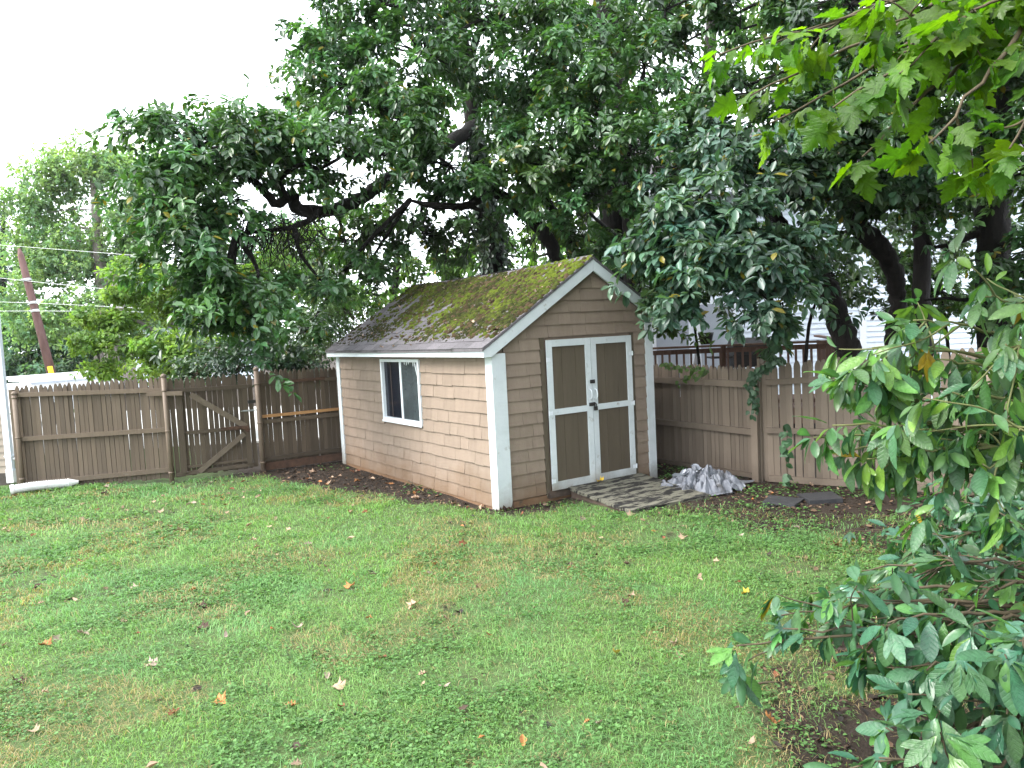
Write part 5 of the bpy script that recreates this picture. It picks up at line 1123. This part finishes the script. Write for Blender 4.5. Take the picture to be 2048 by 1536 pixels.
# fallen leaves one can count
oak = [(0, 0), (.10, .04), (.16, .20), (.26, .10), (.38, .30), (.48, .13), (.62, .28), (.70, .11), (.84, .16), (1, 0)]
def flat_leaf(half, cu, cv, tw):
    out = half + [(x, -y) for x, y in half[-2:0:-1]]; P = [(.5, 0)] + out
    V = np.array([(x - .5, y, cu * (y * y) * 4 + cv * (x - .5) ** 2 * 2 + tw * (x - .5) * y * 3 + .03 * math.sin(x * 11 + y * 7)) for x, y in P]); F = np.array([(0, i + 1, (i + 1) % len(out) + 1) for i in range(len(out))]); return V, F
ov = list(zip(TS, HW))
dl = [flat_leaf(oak, .5, .12, .2), flat_leaf(mh, .35, -.15, .1), flat_leaf([(t, h * 1.1) for t, h in ov], 1.1, .15, .2), flat_leaf(oak, .9, .3, -.3), flat_leaf([(t, h) for t, h in ov], .3, .5, .3)]
dmesh = [np_mesh('fallen_leaf', v, [f], M['dead'], col=np.ones((len(v), 3)), smooth=True) for v, f in dl]
PAL = {'tan': (.34, .235, .165), 'orange': (.34, .15, .055), 'reddish brown': (.17, .060, .030), 'pale pinkish': (.30, .225, .185), 'dark brown': (.055, .032, .022), 'yellow': (.55, .36, .04)}
def fallen(P, L, colname, label, group, tilt=None, lift=.02, shape=None):
    o = bpy.data.objects.new('fallen_leaf', random.choice(dmesh) if shape is None else dmesh[shape]); c = np.array(PAL[colname]) * random.uniform(.75, 1.2); o.color = (*c, 1)
    o.location = (P[0], P[1], P[2] + lift); o.scale = (L, L, L); e = tilt if tilt is not None else 0.0
    o.rotation_euler = (random.gauss(0, .28), e + random.gauss(0, .28), random.uniform(0, 6.28)); link(o); tag(o, label, 'leaf', group)
SHAPES = {0: 'jagged', 1: 'star-shaped', 2: 'rolled-up', 3: 'curled jagged', 4: 'plain oval'}
def place_words(P):
    v = np.asarray(P) - CAM; d = v @ FW; px = 1024 + FPX * (v @ RT) / d; py = 768 - FPX * (v @ UP) / d
    row = 'nearest lawn strip' if py > 1350 else 'near lawn' if py > 1200 else 'middle lawn' if py > 1090 else 'far lawn'
    cl = 'below the gate' if px < 380 else 'before the window' if px < 800 else 'before the shed corner' if px < 1080 else 'before the doors' if px < 1320 else 'by the bush'
    return row, cl, px, py
x, y, r = sample_band(2.9, 12, 5.6, half=.62); k = in_yard(x, y) & (rng.random(len(x)) < .30 + 1.0 * sstep(.42, .68, fbm(x * 1.4, y * 1.4, 61))); x, y, r = x[k], y[k], r[k]
so_ = soil(x, y); cnt = 0
names_ = ['tan', 'orange', 'reddish brown', 'pale pinkish', 'dark brown']; wts = [.44, .12, .15, .15, .14]
for xx, yy_, rr2, ss in zip(x, y, r, so_):
    row, cl, px, py = place_words((xx, yy_, 0))
    if not (0 < px < 2048 and py < 1536) or (px > 1650 and py > 1130) or px > 1850: continue
    c = random.choices(names_, wts)[0]; soilq = ss > .5
    if soilq and c == 'pale pinkish': c = 'tan'
    L = random.uniform(.036, .084) * (1.12 if rr2 > 7 else 1); sz = 'small' if L < .06 else 'large' if L > .08 else 'mid-sized'
    si = random.choice((0, 1, 2, 3, 4))
    lab = f'{sz} {c} {SHAPES[si]} fallen leaf on the bare soil {cl}' if soilq else f'{sz} {c} {SHAPES[si]} fallen leaf on the {row} {cl}'
    fallen((xx, yy_, float(gz(xx, yy_))), L, c, lab, 'fallen leaves on the bare soil' if soilq else 'fallen leaves on the lawn', lift=.019, shape=si); cnt += 1
for (px, py, L, c, lab) in ((1232, 1312, .12, 'yellow', 'broad yellow fallen leaf lying in the middle of the near lawn'), (1488, 1190, .09, 'yellow', 'small yellow fallen leaf on the lawn before the taupe fence'), (165, 1121, .10, 'reddish brown', None), (475, 1076, .10, 'orange', None), (655, 1350, .10, 'pale pinkish', None), (765, 1310, .11, 'reddish brown', None), (300, 1330, .11, 'pale pinkish', None), (170, 1268, .11, 'pale pinkish', None), (1045, 1480, .10, 'orange', None), (585, 1408, .10, 'orange', None), (443, 1400, .11, 'orange', None), (400, 1212, .13, 'dark brown', None), (745, 1146, .10, 'pale pinkish', None), (1090, 1545, .12, 'tan', None)):
    P = gnd(px, py); P[2] = float(gz(P[0], P[1])); fallen(P, L * .72, c, lab or '{} fallen leaf on the {} {}'.format({'reddish brown': 'conspicuous reddish brown', 'pale pinkish': 'conspicuous pale pinkish'}.get(c, 'conspicuous ' + c), *place_words(P)[:2]), 'fallen leaves on the lawn', lift=.014)
for k in range(46):          # on the shed roof
    s0 = random.random(); yy_ = random.uniform(0, SDP * .95); c = random.choices(['tan', 'pale pinkish', 'dark brown'], [.4, .45, .15])[0]
    P = (-OH + s0 * SLEN * math.cos(sa), yy_, ZE + s0 * SLEN * math.sin(sa) + float(sag(yy_, .2 + .8 * s0)))
    fallen(P, random.uniform(.03, .075), c, '{} {} {} fallen leaf on the {} mossy roof, {}'.format('tiny' if k % 2 else 'small', SHAPES[k % 5], c, 'lower' if s0 < .33 else 'middle' if s0 < .66 else 'upper', 'near the rake' if yy_ < 1.3 else 'halfway back' if yy_ < 2.7 else 'far back'), 'fallen leaves on the shed roof', tilt=-sa, lift=.026, shape=k % 5)
for k in range(34):          # drift of leaves along the window wall
    yy_ = random.uniform(.1, 4.0); xx = -random.uniform(.05, .15 + .22 * yy_); c = random.choices(['tan', 'orange', 'reddish brown', 'dark brown'], [.4, .2, .25, .15])[0]
    fallen((xx, yy_, float(gz(xx, yy_))), random.uniform(.045, .06) if k % 2 else random.uniform(.075, .1), c, '{} {} {} fallen leaf at the window wall, {}'.format('small' if k % 2 else 'big', SHAPES[k % 5], c, 'nearest the front corner' if yy_ < 1.2 else 'under the window' if yy_ < 2.7 else 'by the back corner'), 'fallen leaves along the window wall', lift=.016, shape=k % 5)
P = gnd(1215, 972, .12); fallen((1.27, -.10, .115), .09, 'yellow', 'yellow fallen leaf on the ramp at the foot of the doors', None, lift=.012)
# a few sticks
for i, (a, b, r_, lab) in enumerate((((1480, 1405, 3.7), (1560, 1372, 3.9), .008, 'dark curved stick on the near lawn before the sassafras bush'), ((1750, 1078, 6.1), (1835, 1087, 5.95), .007, 'thin pale stick lying before the bush, far right of the lawn'), ((800, 955, 9.3), (850, 990, 8.8), .008, 'short dark stick on the soil along the window wall'))):
    A = gnd(a[0], a[1]); B = gnd(b[0], b[1]); o = MB().tube(spline([A + [0, 0, .02], (A + B) / 2 + np.array([.01, .03, .035]), B + [0, 0, .02]], 5), np.linspace(r_, r_ * .6, 11), 6).build('stick', M['twig'], None, True); tag(o, lab, 'stick')
print('script tris', sum(len(m.polygons) for m in bpy.data.meshes))

# ------------------------------------------------------------------ unseen trees added behind the viewer to shade the door wall
def add_shade_tree(label, c, r, nclump, base):
    t = empty('shade_tree', (c[0], c[1], 0)); tag(t, label, 'tree'); O = np.array([c[0], c[1], 0.0])
    MB().tube(spline([(0, 0, -.2), (.1, .05, 1.6), (0, .1, 3.2), (.1, 0, c[2] + .5)], 5), np.linspace(.24, .10, 16), 10, wob=.08).build('trunk', M['bark'], t, True)
    cc_ = np.array([0, 0, c[2]]) + rvec(nclump) * np.array(r) * rng.random((nclump, 1)) ** .35
    mb = MB()
    for q in cc_[::2]: mb.tube(spline([(0, .05, min(c[2], q[2]) - .8), (q + np.array([0, 0, c[2] - .8])) / 2, q], 3), np.linspace(.05, .01, 7), 5, cap=False)
    tag(mb.build('branches', M['bark'], t, True), kind='stuff')
    V, F, C = clump_leaves(cc_, np.full(nclump, .75), 26, 6, .24, .8, base, .4, .5, kind='diamond'); tag(np_obj('crown', V, [F], M['leaf'], t, col=C), kind='stuff')
add_shade_tree('added unseen shade tree behind the viewer on the right', (3.4, -10.5, 5.6), (3.6, 3.0, 3.2), 110, (.05, .11, .03))
add_shade_tree('added unseen shade tree straight behind the viewer', (-2.0, -14.5, 5.6), (4.4, 3.0, 3.4), 120, (.05, .11, .03))

# leaves that would read alike: say which one by its place among them
same = {}
for o in [o for o in COL.objects if o.name.startswith('fallen_leaf')]: same.setdefault(o['label'], []).append(o)
ORD = {2: ['leftmost', 'rightmost'], 3: ['leftmost', 'central', 'rightmost'], 4: ['leftmost', 'second-leftmost', 'second-rightmost', 'rightmost'], 5: ['leftmost', 'second-leftmost', 'central', 'second-rightmost', 'rightmost'],
       6: ['leftmost', 'second-leftmost', 'third-leftmost', 'third-rightmost', 'second-rightmost', 'rightmost']}
for lab, obs in same.items():
    if len(obs) in ORD:
        obs.sort(key=lambda o: (np.array(o.location) - CAM) @ RT / ((np.array(o.location) - CAM) @ FW))
        for w_, o in zip(ORD[len(obs)], obs): o['label'] = w_ + ' ' + lab

# ------------------------------------------------------------------ damp air: one even, closed box of haze
hm = bpy.data.materials.new('damp_haze'); hm.use_nodes = True; hn = hm.node_tree; hn.nodes.clear()
ho = hn.nodes.new('ShaderNodeOutputMaterial'); hv = hn.nodes.new('ShaderNodeVolumePrincipled'); hv.inputs['Color'].default_value = (.93, .96, 1, 1); hv.inputs['Density'].default_value = .00022; hv.inputs['Anisotropy'].default_value = .2
hn.links.new(hv.outputs[0], ho.inputs['Volume'])
hz = MB().box(-440, 440, -440, 440, -1.5, 16).build('haze', hm); tag(hz, 'thin pale damp haze filling the air', 'haze', kind='stuff')
